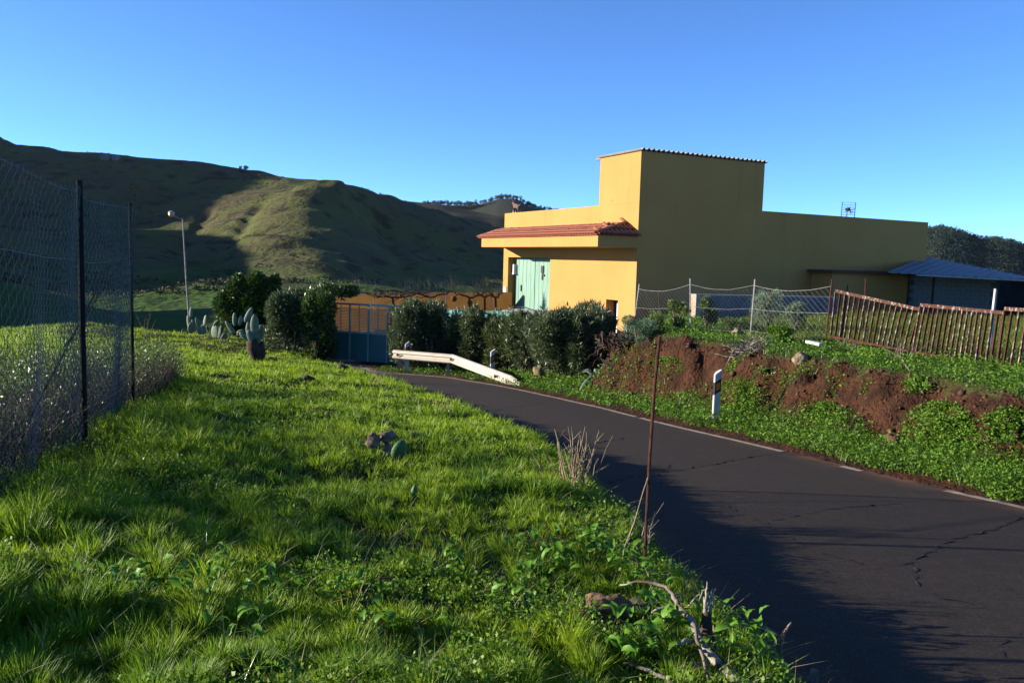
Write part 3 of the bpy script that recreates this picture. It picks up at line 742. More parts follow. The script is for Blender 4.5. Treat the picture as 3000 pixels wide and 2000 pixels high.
lw = empty('low_wall', Vector(((pa[0]+pb[0])/2, (pa[1]+pb[1])/2, -1.9)), 'low dark grey block wall with an end face painted pale as if sunlit, below the shaded house wall', 'wall')
w = B(); slab(w, pa, pb, 0.30, -2.6, pa[2]-0.05, -2.6, pb[2]-0.05); w.build('wall_body', DARKCONC, lw)
w = B(); slab(w, Vector(pa)-Vector((.02, .01, 0)), Vector(pb), 0.34, pa[2]-0.05, pa[2], pb[2]-0.05, pb[2]); w.build('coping', CONC, lw)
w = B(); d_ = (Vector(pb)-Vector(pa)); d_.z = 0; d_.normalize(); slab(w, Vector(pa)-d_*0.22, Vector(pa)-d_*0.003, 0.30, -2.6, pa[2]+0.004); w.build('end_face', mat('sunlit_end_tint', (0.38, 0.27, 0.19), (0.32, 0.23, 0.16), 3), lw)  # end of the same wall; paler colour stands for the sun on it

# ------------------------------------------------------------------ orange wall, vines, green fence, trailer
oa, ob = PT(940, 858, 47.0), PT(1500, 856, 43.2)
ow = empty('garden_wall', Vector(((oa[0]+ob[0])/2, (oa[1]+ob[1])/2, -4.0)), 'long orange rendered garden wall behind the bare grape vines', 'wall')
w = B(); slab(w, oa, ob, 0.2, -6, oa[2], -6, ob[2]); w.build('wall_body', ORANGE, ow)
w = B(); c_ = Vector(PT(1330, 875, 44.0)); w.ell(c_, (Vector((.16, 0, 0)), Vector((0, .05, 0)), Vector((0, 0, .16))), 12, 8); w.build('vent_rose', WOODBEAM, ow, True)
def crook(p, q, n, jit, rr):
    P = []
    for k in range(n+1):
        t_ = k/n; v = Vector(p).lerp(Vector(q), t_)
        if 0 < k < n: v += Vector((rr.uniform(-jit, jit), rr.uniform(-jit, jit), rr.uniform(-jit, jit)))
        P.append(v)
    return P
vy = 41.5
for i, (bx, tx, span, lab) in enumerate(((1180, 1150, 120, 'tangled bare grape vine trained on a wire above the teal gate'), (1270, 1260, 70, 'thin bare grape vine on the wire beside the dark wall rose'),
        (1395, 1375, 55, 'forked dark grape vine leaning left against the orange wall'), (1423, 1420, 25, 'straight dark grape vine between two forked ones'), (1460, 1452, 22, 'forked dark grape vine beside the house corner pillar'))):
    base = PTv(bx, 910, vy); base.z = G(base.x, base.y)
    v_ = empty('grape_vine', base, lab, 'vine', 'grape vines along the orange wall')
    rr_ = random.Random(40+i)
    hd = PTv(tx, 872, vy)
    B().tube(crook(base, hd, 6, .05, rr_), [.08, .075, .07, .065, .06, .06, .055], 6).build('trunk', VINE, v_)
    arms = B(); shoots = B()
    for s in (-1, 1):
        e = PTv(tx+s*span, 855+rr_.uniform(-3, 3), vy); P = crook(hd, e, 6, .07, rr_); arms.tube(P, [.05, .045, .04, .04, .035, .03, .02], 5)
        for k in range(int(span/3.5)):
            q = P[0].lerp(P[-1], rr_.random())+Vector((0, rr_.uniform(-.1, .1), 0))
            shoots.tube([q, q+Vector((rr_.uniform(-.12, .12), rr_.uniform(-.1, .1), .35)), q+Vector((rr_.uniform(-.25, .25), rr_.uniform(-.15, .15), rr_.uniform(.4, .95)))], [.014, .011, .005], 3, False)
    if i == 0:
        for k in range(26):
            q = PTv(tx+rr_.uniform(-70, 80), rr_.uniform(848, 874), vy); arms.tube(crook(q, q+Vector((rr_.uniform(-.8, .8), rr_.uniform(-.3, .3), rr_.uniform(-.25, .25))), 4, .08, rr_), .02, 4)
    arms.build('arm', VINE, v_); shoots.build('shoot', DRYSTEM, v_)
tw = empty('vine_trellis', PT(1250, 905, vy), 'thin wire trellis on slim posts carrying the grape vines', 'trellis')
for px in (1096, 1306, 1440):
    p = PTv(px, 858, vy); B().tube([Vector((p.x, p.y, G(p.x, p.y)-.2)), p], .02, 5).build('post', WHITEWALL if px == 1306 else GALV, tw)
B().tube([PTv(1030, 860, vy), PTv(1096, 861, vy), PTv(1306, 854, vy), PTv(1470, 853, vy)], .012, 4).build('wire', GALV, tw)

gf = empty('windscreen_fence', PT(1450, 960, 32), 'garden fence covered with pale green windscreen cloth behind the oleanders', 'fence')
tops = [PTv(1230, 903, 32.6), PTv(1340, 904, 32.2), PTv(1453, 908, 31.6), PTv(1570, 914, 31.0), PTv(1690, 922, 30.4)]
for p in tops: B().tube([Vector((p.x, p.y, -4.2)), p+Vector((0, 0, .08))], .035, 6).build('post', TEAL, gf)
for p, q in zip(tops[:-1], tops[1:]):
    bb = B(); vs_ = []; n = 14
    for k in range(n+1):
        t_ = k/n; a_ = p.lerp(q, t_); sag = .05*math.sin(math.pi*t_)
        for z in (a_.z-.03-sag, a_.z-.9, -4.1):
            vs_.append((a_.x, a_.y-.04+.02*math.sin(k*1.7+z*2), z))
    bb.add(vs_, [(3*k+j, 3*k+3+j, 3*k+4+j, 3*k+1+j) for k in range(n) for j in (0, 1)])
    o = bb.build('cloth', CLOTH, gf); o.modifiers.new('solid', 'SOLIDIFY').thickness = .008
    B().tube([p-Vector((0, 0, .03)), p.lerp(q, .5)-Vector((0, 0, .08)), q-Vector((0, 0, .03))], .012, 4).build('top_wire', GALV, gf)
tp = PTv(1540, 908, 35.0); tg = G(tp.x, tp.y)
trl = empty('trailer', (tp.x, tp.y, tg), 'small flat trailer under a white cover parked before the green barn door', 'trailer')
zt_ = tp.z
w = B(); slab(w, (tp.x-1.0, tp.y-.6), (tp.x+.75, tp.y-1.1), 1.6, zt_-.10, zt_); o = w.build('cover', WHITE, trl); bv = o.modifiers.new('bev', 'BEVEL'); bv.width = .04; bv.segments = 2
w = B(); slab(w, (tp.x-.95, tp.y-.57), (tp.x+.7, tp.y-1.05), 1.5, zt_-.6, zt_-.10); w.build('box', GALV, trl)
for sx in (-.75, .45):
    c_ = Vector((tp.x+sx, tp.y-.95, tg+.3)); B().tube([c_-Vector((0, .08, 0)), c_+Vector((0, .08, 0))], .3, 16).build('wheel', BLACK, trl)
w = B(); slab(w, (tp.x-.8, tp.y-.5), (tp.x+.5, tp.y-.95), .3, tg+.3, zt_-.6); w.build('chassis', BLACK, trl)
w = B(); w.tube([PTv(1488, 906, 34.2), PTv(1500, 899, 34.2), PTv(1535, 899, 34.2), PTv(1562, 908, 34.2), PTv(1572, 916, 34.2)], .02, 5); w.build('rail', GALV, trl)

# ------------------------------------------------------------------ gate
ga, gb = PTv(972, 1050, 31.6), PTv(1190, 1052, 30.6); ga.z = G(ga.x, ga.y)+.06; gb.z = G(gb.x, gb.y)+.06
gd = (gb-ga); gd.z = 0; GLn = gd.length; gd.normalize(); gn = Vector((-gd.y, gd.x, 0)); gup = Vector((0, 0, 1))
gz0 = min(ga.z, gb.z)
gate = empty('gate', Vector((ga.x, ga.y, gz0)), 'teal metal driveway gate with solid lower panel and slatted upper half', 'gate')
GHt = 2.12
def GT(s, z, d=0.0): return Vector((ga.x, ga.y, gz0))+gd*(s*GLn)+gup*z+gn*d
w = B(); w.hexa([GT(0, 0), GT(1, 0), GT(1, 0, .04), GT(0, 0, .04), GT(0, 1.05), GT(1, 1.05), GT(1, 1.05, .04), GT(0, 1.05, .04)]); w.build('lower_panel', TEAL, gate)
for s in (0, .25, .5, .75, 1): B().bar(GT(s, 0, -.02), GT(s, GHt, -.02), .06, .06, gn).build('upright', TEALPALE if s > .2 else TEAL, gate)
for z in (1.06, GHt): B().bar(GT(-.005, z, -.02), GT(1.005, z, -.02), .064, .07).build('rail', TEALPALE, gate)
for k in range(16):
    z = 1.12+k*.056; B().bar(GT(0, z, .01), GT(1, z, .01), .014, .026).build('slat', TEAL, gate)
for s in (.125, .375, .625, .875): B().bar(GT(s, 1.08, -.015), GT(s, GHt-.04, -.015), .03, .02, gn).build('stile', TEALPALE, gate)
for s in (-.03, 1.03): B().bar(GT(s, -.3, 0), GT(s, GHt+.1, 0), .14, .14, gn).build('gate_post', TEAL, gate)

# ------------------------------------------------------------------ guard rail
A0 = Vector((*on_road(1146, 1091), 0)); K0 = Vector((*on_road(1327, 1102), 0)); E0 = Vector((*on_road(1527, 1133), 0))
A0.y += .55; K0.y -= .15
A0.z, K0.z, E0.z = [G(p.x, p.y) for p in (A0, K0, E0)]
gr = empty('guardrail', A0, 'cream painted crash barrier whose end slopes down into the grass', 'guardrail')
prof = [(.0, .155), (.025, .15), (.075, .115), (.08, .06), (.02, .02), (.02, -.02), (.08, -.06), (.075, -.115), (.025, -.15), (.0, -.155)]
path = []
for k in range(5): p = A0.lerp(K0, k/4); path.append((p, .57))
for k in range(1, 9):
    p = K0.lerp(E0, k/8); path.append((p, .57*(1-k/8)+.02*(k/8)-(.10 if k == 8 else 0)))
vs_, fs_ = [], []; m_n = len(prof)
for i, (p, h) in enumerate(path):
    d = path[min(i+1, len(path)-1)][0]-path[max(i-1, 0)][0]; d.z = 0; d.normalize(); s = Vector((d.y, -d.x, 0))*1.0
    if s.y > 0: s = -s
    for o_ in (0, -.012):
        for (x_, z_) in prof: vs_.append(p+s*(x_+o_)+Vector((0, 0, h+z_)))
for i in range(len(path)-1):
    for k in range(m_n-1):
        a_ = i*2*m_n+k; b_ = a_+2*m_n
        fs_ += [(a_, a_+1, b_+1, b_), (a_+m_n, b_+m_n, b_+m_n+1, a_+m_n+1)]
    for k in (0, m_n-1): a_ = i*2*m_n+k; b_ = a_+2*m_n; fs_.append((a_, b_, b_+m_n, a_+m_n))
B().add(vs_, fs_).build('beam', BEAM, gr)
for q in (.1, .92):
    p = A0.lerp(K0, q)+Vector((0, .10, 0)); B().bar((p.x, p.y, p.z-.3), (p.x, p.y, p.z+.66), .10, .12).build('post', GALV, gr)
p = K0.lerp(E0, .42)+Vector((.02, .1, 0)); B().bar((p.x, p.y, p.z-.3), (p.x, p.y, p.z+.33), .10, .12).build('post', GALV, gr)
for p, h in ((A0.lerp(K0, .09), .57), (A0.lerp(K0, .985), .57), (K0.lerp(E0, .66), .57*.34)):
    c_ = p+Vector((0, -.07, h)); w = B(); w.add([c_+Vector((-.06, 0, -.05)), c_+Vector((-.06, 0, .05)), c_+Vector((.07, -.03, 0)), c_+Vector((-.06, -.07, .05)), c_+Vector((-.06, -.07, -.05))], [(0, 1, 2), (1, 3, 2), (3, 4, 2), (4, 0, 2), (0, 4, 3, 1)]); w.build('reflector', REDREFL, gr)

# ------------------------------------------------------------------ delineator posts
def delineator(p, h, lab, wd=.15, yaw=0.0):
    r_ = empty('delineator_post', p, lab, 'road post', 'road delineator posts')
    cx = Vector((math.cos(yaw), math.sin(yaw), 0)); cy = Vector((-math.sin(yaw), math.cos(yaw), 0))
    sec = [(-.5, 0), (-.38, -.16), (.38, -.16), (.5, 0), (.40, .22), (.0, .55), (-.40, .22)]
    def ring(z, k=1.0, sl=0.0): return [Vector(p)+cx*(x*wd*k)+cy*(y*wd*k)+Vector((0, 0, z+sl*x*wd)) for x, y in sec]
    n = len(sec)
    def col(name, z0, z1, s0, s1, k, m):
        w = B(); w.add(ring(z0, k, s0)+ring(z1, k, s1), [tuple(range(n-1, -1, -1)), tuple(range(n, 2*n))]+[(i, (i+1) % n, n+(i+1) % n, n+i) for i in range(n)]); return w.build(name, m, r_)
    o = col('post_body', -.3, h, 0, .75, 1.0, WHITE); bv = o.modifiers.new('bev', 'BEVEL'); bv.width = .008; bv.segments = 2
    band = col('black_band', h-.38, h-.15, .6, .6, 1.03, BLACK)
    w = B(); c_ = Vector(p)-cy*(.16*wd*1.03+.004)+Vector((0, 0, h-.265)); w.hexa([c_+cx*(sx*.036)+cy*dy+gup*(sz*.062+.6*sx*.03) for sz in (-1, 1) for sx, dy in ((-1, 0), (1, 0), (1, .006), (-1, .006))]); w.build('reflector', ORREFL, band)
p = Vector((*on_road(2096, 1248), 0)); p = GP(2096, 1232); delineator(p, .90, 'white roadside marker post with orange reflector at the foot of the red earth bank', .15, .25)
p = Vector((*on_road(1441, 1118), 0)); p.y += .35; p.z = G(p.x, p.y); delineator(p, .88, 'white roadside marker post behind the sloping end of the crash barrier', .16, .2)
p = Vector((*on_road(1184, 1094), 0)); p.y += .7; p.z = G(p.x, p.y); delineator(p, .98, 'white roadside marker post behind the level end of the crash barrier, by the gate', .16, .2)

# ------------------------------------------------------------------ wire fence on the bank
wf = empty('wire_fence', PT(2100, 965, 21), 'sagging wire fence on slim grey and rusty posts above the earth bank', 'fence')
posts = [(1873, 832, 1855, 945, 23.5, GALV), (2022, 816, 2024, 968, 21.2, GALV), (2212, 818, 2198, 978, 20.0, GALV), (2438, 818, 2418, 1000, 17.6, RUST)]
tops = []
for x0, y0, x1, y1, dp, m in posts:
    p = PTv(x0, y0, dp); q = PTv(x1, y1, dp); q.z = min(q.z, G(q.x, q.y)+.1)-.15 if dp < 23 else q.z-.3
    B().tube([q, p], .018, 6).build('post', m, wf); tops.append((p, q))
p = PTv(1930, 845, 24.5); q = PTv(1936, 930, 24.5); B().tube([q-Vector((0, 0, .3)), p], .016, 5).build('post', RUST, wf)
for fr, wr in ((.90, .0055), (.52, .004), (.16, .004)):
    for (p0, q0_), (p1, q1_) in zip(tops[:-1], tops[1:]):
        a_ = q0_.lerp(p0, fr); b_ = q1_.lerp(p1, fr); P = []
        for k in range(9):
            t_ = k/8; v = a_.lerp(b_, t_); v.z -= (.12 if fr > .8 else .04)*math.sin(math.pi*t_)+R.uniform(-.008, .008); P.append(v)
        B().tube(P, wr, 4).build('wire', GALV, wf)

for (p0, q0_), (p1, q1_) in zip(tops[:-1], tops[1:]):
    w = B(); nd = 16
    for k in range(-8, nd):
        for s_ in (0, 1):
            t0, t1 = k/nd, (k+8)/nd; f0, f1 = (.16, .88) if s_ == 0 else (.88, .16)
            if t0 < 0: f0 = f0+(f1-f0)*(-t0)/(t1-t0); t0 = 0
            if t1 > 1: f1 = f0+(f1-f0)*(1-t0)/(t1-t0); t1 = 1
            if t1-t0 < .03: continue
            w.tube([q0_.lerp(q1_, t0).lerp(p0.lerp(p1, t0), f0)-Vector((0, 0, .12*math.sin(math.pi*t0)*f0)), q0_.lerp(q1_, t1).lerp(p0.lerp(p1, t1), f1)-Vector((0, 0, .12*math.sin(math.pi*t1)*f1))], .0022, 3, False)
    w.build('net', GALV, wf)

# ------------------------------------------------------------------ rusty railings
def railing(tl, tr, bl, br, dl, dr, nb, lab, lean=0.0):
    TL, TR_, BLp, BRp = PTv(*tl, dl), PTv(*tr, dr), PTv(*bl, dl-lean), PTv(*br, dr-lean)
    r_ = empty('railing', BLp, lab, 'railing', 'rusty railing panels along the bank')
    rr_ = random.Random(int(tl[0]))
    B().bar(TL, TR_, .05, .06).build('top_rail', PEEL, r_)
    B().bar(BLp, BRp, .04, .04).build('bottom_rail', RUST, r_)
    for k in range(nb):
        t_ = (k+.02)/(nb-1+.04); a_ = TL.lerp(TR_, t_)-Vector((0, 0, .02)); b_ = BLp.lerp(BRp, t_)+Vector((rr_.uniform(-.012, .012), 0, .005))
        B().bar(b_, a_, .032, .03, (0, 1, 0)).build('bar', PEEL if rr_.random() < .55 else RUST, r_)
    return r_
railing((2448, 852), (2694, 906), (2432, 985), (2662, 1028), 17.3, 15.9, 17, 'rusty railing panel sagging down from the tall rusty wire-fence post', .25)
railing((2697, 893), (2940, 916), (2672, 1030), (2918, 1068), 15.8, 14.7, 18, 'rusty level railing panel crossed by a white wooden stake behind it', .25)
railing((2944, 904), (3150, 917), (2920, 1066), (3120, 1100), 14.6, 13.6, 10, 'reddish railing panel with wider spaced bars at the far end from the house', .25)
for x0, y0, x1, y1, dp, lab in ((2483, 835, 2462, 1000, 17.6, 'thin dark rod behind the first rusty railing panel'), (2536, 815, 2530, 960, 21, 'thin rusty rod standing in the yard before the low annex')):
    p = PTv(x0, y0, dp); q = PTv(x1, y1, dp); q.z = min(q.z, G(q.x, q.y)-.1); o = B().tube([q, q.lerp(p, .5)+Vector((.01, 0, 0)), p], [.02, .018, .014], 6).build('metal_rod', RUST); tag(o, lab, 'rod')
p = PTv(2917, 846, 17.5); q = PTv(2907, 960, 17.5); q.z = min(q.z, G(q.x, q.y)-.1); o = B().tube([q, q.lerp(p, .55)+Vector((-.015, 0, 0)), p], [.035, .035, .03], 7).build('wooden_stake', mat('pale_stake', (.55, .52, .46), (.42, .38, .32), 8)); tag(o, 'pale crooked wooden stake behind the level railing panel', 'stake')

# ------------------------------------------------------------------ lamp post
lb = PTv(561, 935, 34.0); lb.z = min(lb.z, G(lb.x, lb.y))
lp = empty('street_lamp', lb, 'leaning grey lamp post with amber round lamp beyond the prickly pears', 'street lamp')
pt = PTv(535, 640, 34.0)
B().tube([lb-Vector((0, 0, .4)), lb.lerp(pt, .45)+Vector((-.04, 0, 0)), pt], [.045, .04, .03], 8).build('pole', mat('weathered_pole', (.30, .29, .27), (.16, .14, .12), 6), lp)
B().tube([pt-Vector((0, 0, .03)), PTv(520, 638, 34.0), PTv(512, 633, 33.9)], .02, 6).build('arm', GALV, lp)
c_ = PTv(502, 626, 33.8); hd_ = B(); hd_.ell(c_, (Vector((.125, 0, 0)), Vector((0, .135, 0)), Vector((0, 0, .125))), 16, 10); hd = hd_.build('lamp_head', LAMPGREY, lp, True)
w = B(); w.ell(c_+Vector((.025, -.06, -.05)), (Vector((.105, 0, 0)), Vector((0, .11, 0)), Vector((0, 0, .095))), 14, 8); w.build('lamp_glass', LAMPOR, hd, True)

# ------------------------------------------------------------------ chain-link fence
def FP(y): return Vector((-3.52-0.268*(y-6.76), y, 0))
def ftop(y): return float(np.interp(y, [3.0, 4.95, 6.1, 6.76, 7.3, 8.0, 8.9], [.56, .54, .47, .47, .42, .44, .46]))
cf = empty('chain_link_fence', (FP(6.76).x, 6.76, G(FP(6.76).x, 6.76)), 'chain-link fence of green and grey wire on dark posts beside the grass', 'fence')
def wires(y0, y1, off, pitch, rad, m, name, phase=0.0, hsc=1.0):
    vs_, fs_ = [], []; ncol = int((y1-y0)/pitch); hs = pitch*0.95*hsc
    dirv = (FP(y1)-FP(y0)).normalized(); nv = Vector((dirv.y, -dirv.x, 0))
    for c_ in range(ncol+1):
        yb_ = y0+pitch*c_; p0 = FP(yb_); zt_ = ftop(yb_); zb_ = G(p0.x, p0.y)+.02
        n = int((zt_-zb_)/hs); base = len(vs_)
        for k in range(n+1):
            s = pitch*0.5*(1 if (k+c_) % 2 else -1)
            jx = R.uniform(-.002, .002)
            wob = .035*math.sin(yb_*2.3+k*hs*1.7)+.02*math.sin(yb_*5.1)
            p = p0+dirv*(s*1.06+jx)+nv*(off+wob+(.004 if k % 2 else -.004)); p.z = zt_-k*hs+phase
            for a_ in range(3):
                th = 2*math.pi*a_/3; vs_.append(p+dirv*(rad*math.cos(th))+nv*(rad*math.sin(th)))
        for k in range(n):
            for a_ in range(3):
                i0 = base+3*k+a_; i1 = base+3*k+(a_+1) % 3; fs_.append((i0, i1, i1+3, i0+3))
    o = B().add(vs_, fs_).build(name, m, cf); o['kind'] = 'stuff'; return o
wires(4.2, 8.9, 0.0, .048, .0022, MESHGREY, 'grey_mesh')
wires(6.12, 8.9, .03, .046, .0022, MESHG, 'green_mesh', .02)
for y_, r_ in ((6.76, .024), (8.9, .017), (4.4, .024)):
    p = FP(y_); zb_ = G(p.x, p.y); zt_ = ftop(y_)+(.06 if y_ < 8 else .02)
    B().tube([Vector((p.x+.03, p.y, zb_-.3)), Vector((p.x+.03, p.y, zt_))], r_, 10).build('post', POSTG, cf)
    w = B(); w.ell(Vector((p.x+.03, p.y, zt_)), (Vector((r_*1.15, 0, 0)), Vector((0, r_*1.15, 0)), Vector((0, 0, r_*.7))), 10, 6); w.build('post_cap', POSTG, cf, True)
e_ = FP(8.9); B().tube([Vector((e_.x, e_.y, .20)), FP(5.6)+Vector((-.05, 0, -1.15))], .008, 6).build('brace', POSTG, cf)
B().tube([Vector((e_.x-.02, e_.y+.05, .0)), PTv(190, 1015, 8.1)], .007, 6).build('brace', POSTG, cf)
for zz in (-.02, -.55):
    B().tube([FP(y_)+Vector((0, 0, ftop(y_)+zz)) for y_ in np.linspace(4.2, 8.9, 12)], .0025, 4).build('line_wire', MESHGREY, cf)

# ------------------------------------------------------------------ vegetation helpers
def leafcloud(P, D_, L, W, rnd, fold=0.25):
    """one rhomb leaf per point: P base, D_ direction"""
    n = len(P); D_ = D_/np.maximum(np.linalg.norm(D_, axis=1, keepdims=True), 1e-6)
    r_ = rnd.normal(size=(n, 3)); S = np.cross(D_, r_); S /= np.maximum(np.linalg.norm(S, axis=1, keepdims=True), 1e-6)
    N_ = np.cross(S, D_)
    L = np.broadcast_to(np.asarray(L, float), (n,))[:, None]; W = np.broadcast_to(np.asarray(W, float), (n,))[:, None]
    a = P; b = P+D_*L*.45+S*W*.5+N_*W*fold; c = P+D_*L; d = P+D_*L*.45-S*W*.5+N_*W*fold
    V = np.stack([a, b, c, d], 1).reshape(-1, 3); return V, np.arange(4*n).reshape(n, 4)
def blades(P, h, w, az, lean, curv, rnd):
    n = len(P); d = np.stack([np.cos(az), np.sin(az), np.zeros(n)], -1); fa = az+np.pi/2+rnd.normal(0, .5, n)
    s = np.stack([np.cos(fa), np.sin(fa), np.zeros(n)], -1)*(w*.5)[:, None]
    def pos(t): 
        return P + np.array([0, 0, 1.0])*(h*t*(1-.25*curv*t))[:, None] + d*(h*(lean*t+curv*t*t))[:, None]
    p0 = pos(0); p1 = pos(.5); p2 = pos(1.0)
    V = np.stack([p0-s, p0+s, p1+s*.8, p1-s*.8, p2], 1).reshape(-1, 3)
    k = np.arange(n)*5
    return V, np.stack([k, k+1, k+2, k+3], -1), np.stack([k+3, k+2, k+4], -1)
def stuff(name, V, Q, T, m, label, cat, parent=None):
    o = link(name, npmesh(name, V, Q, T), m, parent)
    if parent is None: tag(o, label, cat, None, 'stuff')
    else: o['kind'] = 'stuff'
    return o
def lumpy(center, rad, n, seed, lumps=9, lr=.42, shell=.55):
    rnd = np.random.default_rng(seed); rad = np.array(rad, float)
    c = rnd.uniform(-.66, .66, (lumps, 3)); c[:, 2] = np.where(rnd.random(lumps) < .35, rnd.uniform(.25, .66, lumps), rnd.uniform(-.78, .6, lumps))
    k = rnd.integers(0, lumps, n); u = rnd.normal(size=(n, 3)); u /= np.linalg.norm(u, axis=1, keepdims=True)
    r_ = rnd.uniform(shell, 1.0, n)**.6
    q = c[k]+u*(lr*rnd.uniform(.75, 1.15, lumps)[k]*r_)[:, None]
    P = np.array(center)+q*rad
    return P, u, rnd
def bush(name, px0, px1, py0, py1, depth, n, L, W, m, label, cat, seed, group=None, up=.5, lumps=10, lr=.42, droop=0, stems=6, dr=1.0, ground_it=True):
    if depth is None: depth = GP((px0+px1)/2, py1).y+.1
    T = PT((px0+px1)/2, py0, depth); Bm = PT((px0+px1)/2, py1, depth); rx = (px1-px0)/2/F*depth
    zb = Bm[2]
    if ground_it: zb = min(zb, G(T[0], T[1])+.05)
    rz_ = (T[2]-zb)/2; c = (T[0], T[1], zb+rz_)
    e = empty(name, (c[0], c[1], zb), label, cat, group)
    if name in ('oleander', 'hedge_shrub'): n = int(n*1.7); lumps = int(lumps*1.8); rx = rx*1.08
    P, u, rnd = lumpy(c, (rx, rx*dr, rz_*1.02), n, seed, lumps, lr)
    keep = P[:, 2] > zb; P = P[keep]; u = u[keep]
    if name == 'oleander' and n > 4000:
        SP = []
        for k in range(26):
            j = int(rnd.integers(0, len(P))); b0 = P[j] if P[j][2] > c[2]+.1*rz_ else np.array([P[j][0], P[j][1], c[2]+rz_*.55])
            hs_ = rnd.uniform(.18, .5); tt = rnd.random(34); dv = np.array([rnd.normal(0, .18), rnd.normal(0, .18), 1.0])
            SP.append(b0+dv*(hs_*tt)[:, None]+rnd.normal(0, .025, (34, 3)))
        SP = np.concatenate(SP); P = np.concatenate([P, SP]); u = np.concatenate([u, rnd.normal(size=SP.shape)*.7])
    D_ = u*.8+rnd.normal(size=P.shape)*.55+np.array([0, 0, up])
    V, Q = leafcloud(P, D_, L*rnd.uniform(.6, 1.25, len(P)), W*rnd.uniform(.7, 1.2, len(P)), rnd)
    f = link('foliage', npmesh('foliage', V, Q), m, e); f['kind'] = 'stuff'
    rr_ = random.Random(seed); w = B()
    for k in range(stems):
        t_ = Vector((c[0]+rr_.uniform(-.7, .7)*rx, c[1]+rr_.uniform(-.6, .6)*rx*dr, zb+rz_*rr_.uniform(1.0, 1.6)))
        b_ = Vector((c[0]+rr_.uniform(-.2, .2)*rx, c[1]+rr_.uniform(-.2, .2)*rx, zb-.15)); w.tube(crook(b_, t_, 4, .06*rx, rr_), [.035, .03, .025, .018, .01], 5)
    w.build('stem', BARK, e)
    return e

# ------------------------------------------------------------------ oleanders, tree, hedge
OL = 'clipped shrubs along the driveway'
bush('hedge_shrub', 778, 915, 848, 1035, 30.6, 6500, .17, .05, OLEAN, 'dark glossy shrub beside the prickly pear trunk, left of the gate', 'shrub', 301, OL)
bush('hedge_shrub', 880, 985, 842, 1048, 30.4, 5500, .16, .05, LAUREL, 'dense dark shrub with its arm arching over the teal gate', 'shrub', 302, OL)
bush('hedge_shrub', 945, 1050, 836, 868, 30.9, 2200, .15, .05, LAUREL, 'leafy sprig arching over the top bar of the teal gate', 'shrub', 303, OL, stems=2, ground_it=False)
bush('oleander', 1150, 1300, 886, 1050, 29.75, 7500, .19, .036, OLEAN, 'tall oleander overlapping the hinge end of the teal gate', 'shrub', 304, OL, .8)
bush('oleander', 1235, 1375, 916, 1062, 29.8, 6500, .15, .030, leafmat('olive_leaf', (.055, .065, .03), (.10, .105, .06), None, .15), 'grey-olive thin-leaved oleander behind the level part of the crash barrier', 'shrub', 305, OL, .9)
bush('oleander', 1352, 1470, 908, 1075, 29.0, 6500, .19, .036, OLEAN, 'oleander with pale dry lower twigs behind the bend of the crash barrier', 'shrub', 306, OL, .8)
bush('oleander', 1428, 1570, 930, 1098, 28.0, 7000, .22, .04, leafmat('yellow_green_oleander', (.06, .085, .02), (.12, .14, .04), (.07, .10, .03), .2), 'yellow-green oleander behind the sloping end of the crash barrier', 'shrub', 307, OL, .8)
bush('oleander', 1545, 1785, 893, 1118, 25.4, 15000, .20, .036, OLEAN, 'largest dark rounded oleander before the lit house wall', 'shrub', 308, OL, .7, 16, .40, stems=9)
bush('oleander', 1660, 1790, 925, 1100, 24.6, 6000, .19, .034, OLEAN, 'dark oleander merging into the agave clump at the bank end', 'shrub', 309, OL, .6)
bush('oleander', 1290, 1400, 930, 1070, 29.4, 5500, .17, .034, OLEAN, 'mid-sized oleander filling the hedge between grey-olive and pale-twigged ones', 'shrub', 311, OL, .8)
bush('oleander', 1490, 1600, 918, 1090, 27.0, 5500, .19, .036, OLEAN, 'oleander joining the yellow-green one to the largest one', 'shrub', 312, OL, .8)
bush('oleander', 1270, 1350, 1000, 1065, 29.4, 1500, .14, .03, DRYBRUSH, 'dry greyish shrub low behind the crash barrier posts', 'shrub', 310, OL, .8)
# fruit tree
tb = PTv(770, 1035, 31.5); tb.z = G(tb.x, tb.y)
tr = empty('laurel_tree', tb, 'dark leafy tree with upright shoots above the prickly pears', 'tree')
rr_ = random.Random(5); tops_ = [(660, 880), (700, 850), (745, 840), (790, 850), (810, 870), (720, 900), (770, 900)]
w = B(); fork = tb+Vector((-.1, 0, .95))
w.tube([tb-Vector((0, 0, .2)), tb+Vector((-.03, 0, .5)), fork], [.13, .10, .09], 8)
Pn = []; Un = []
trnd = np.random.default_rng(77)
for (x_, y_) in tops_:
    q = PTv(x_, y_, 31.5+rr_.uniform(-.6, .6)); w.tube(crook(fork, q, 4, .06, rr_), [.07, .055, .04, .03, .015], 6)
w.build('trunk', BARK, tr)
blob = [(660, 905, 24, 34), (692, 865, 22, 38), (690, 930, 38, 32), (735, 885, 30, 36), (755, 925, 42, 36), (788, 890, 22, 38), (800, 930, 26, 36), (640, 890, 9, 22), (676, 850, 8, 24), (722, 848, 9, 30), (770, 845, 10, 30), (740, 838, 8, 24), (815, 880, 9, 26), (700, 828, 14, 22), (752, 826, 24, 26), (808, 830, 9, 26), (795, 838, 8, 22), (655, 870, 12, 24), (725, 960, 55, 25)]
for bx, by, rx, ry in blob:
    c = PT(bx, by, 31.5); n = int(rx*ry*1.15)+30
    u = trnd.normal(size=(n, 3)); u /= np.linalg.norm(u, axis=1, keepdims=True)
    sc_ = np.array([rx/F*31.5, min(rx, ry)/F*31.5*1.1, ry/F*31.5]); Pn.append(c+u*sc_*(trnd.uniform(.3, 1.05, n)**.5)[:, None]); Un.append(u)
Pn = np.concatenate(Pn); Un = np.concatenate(Un)
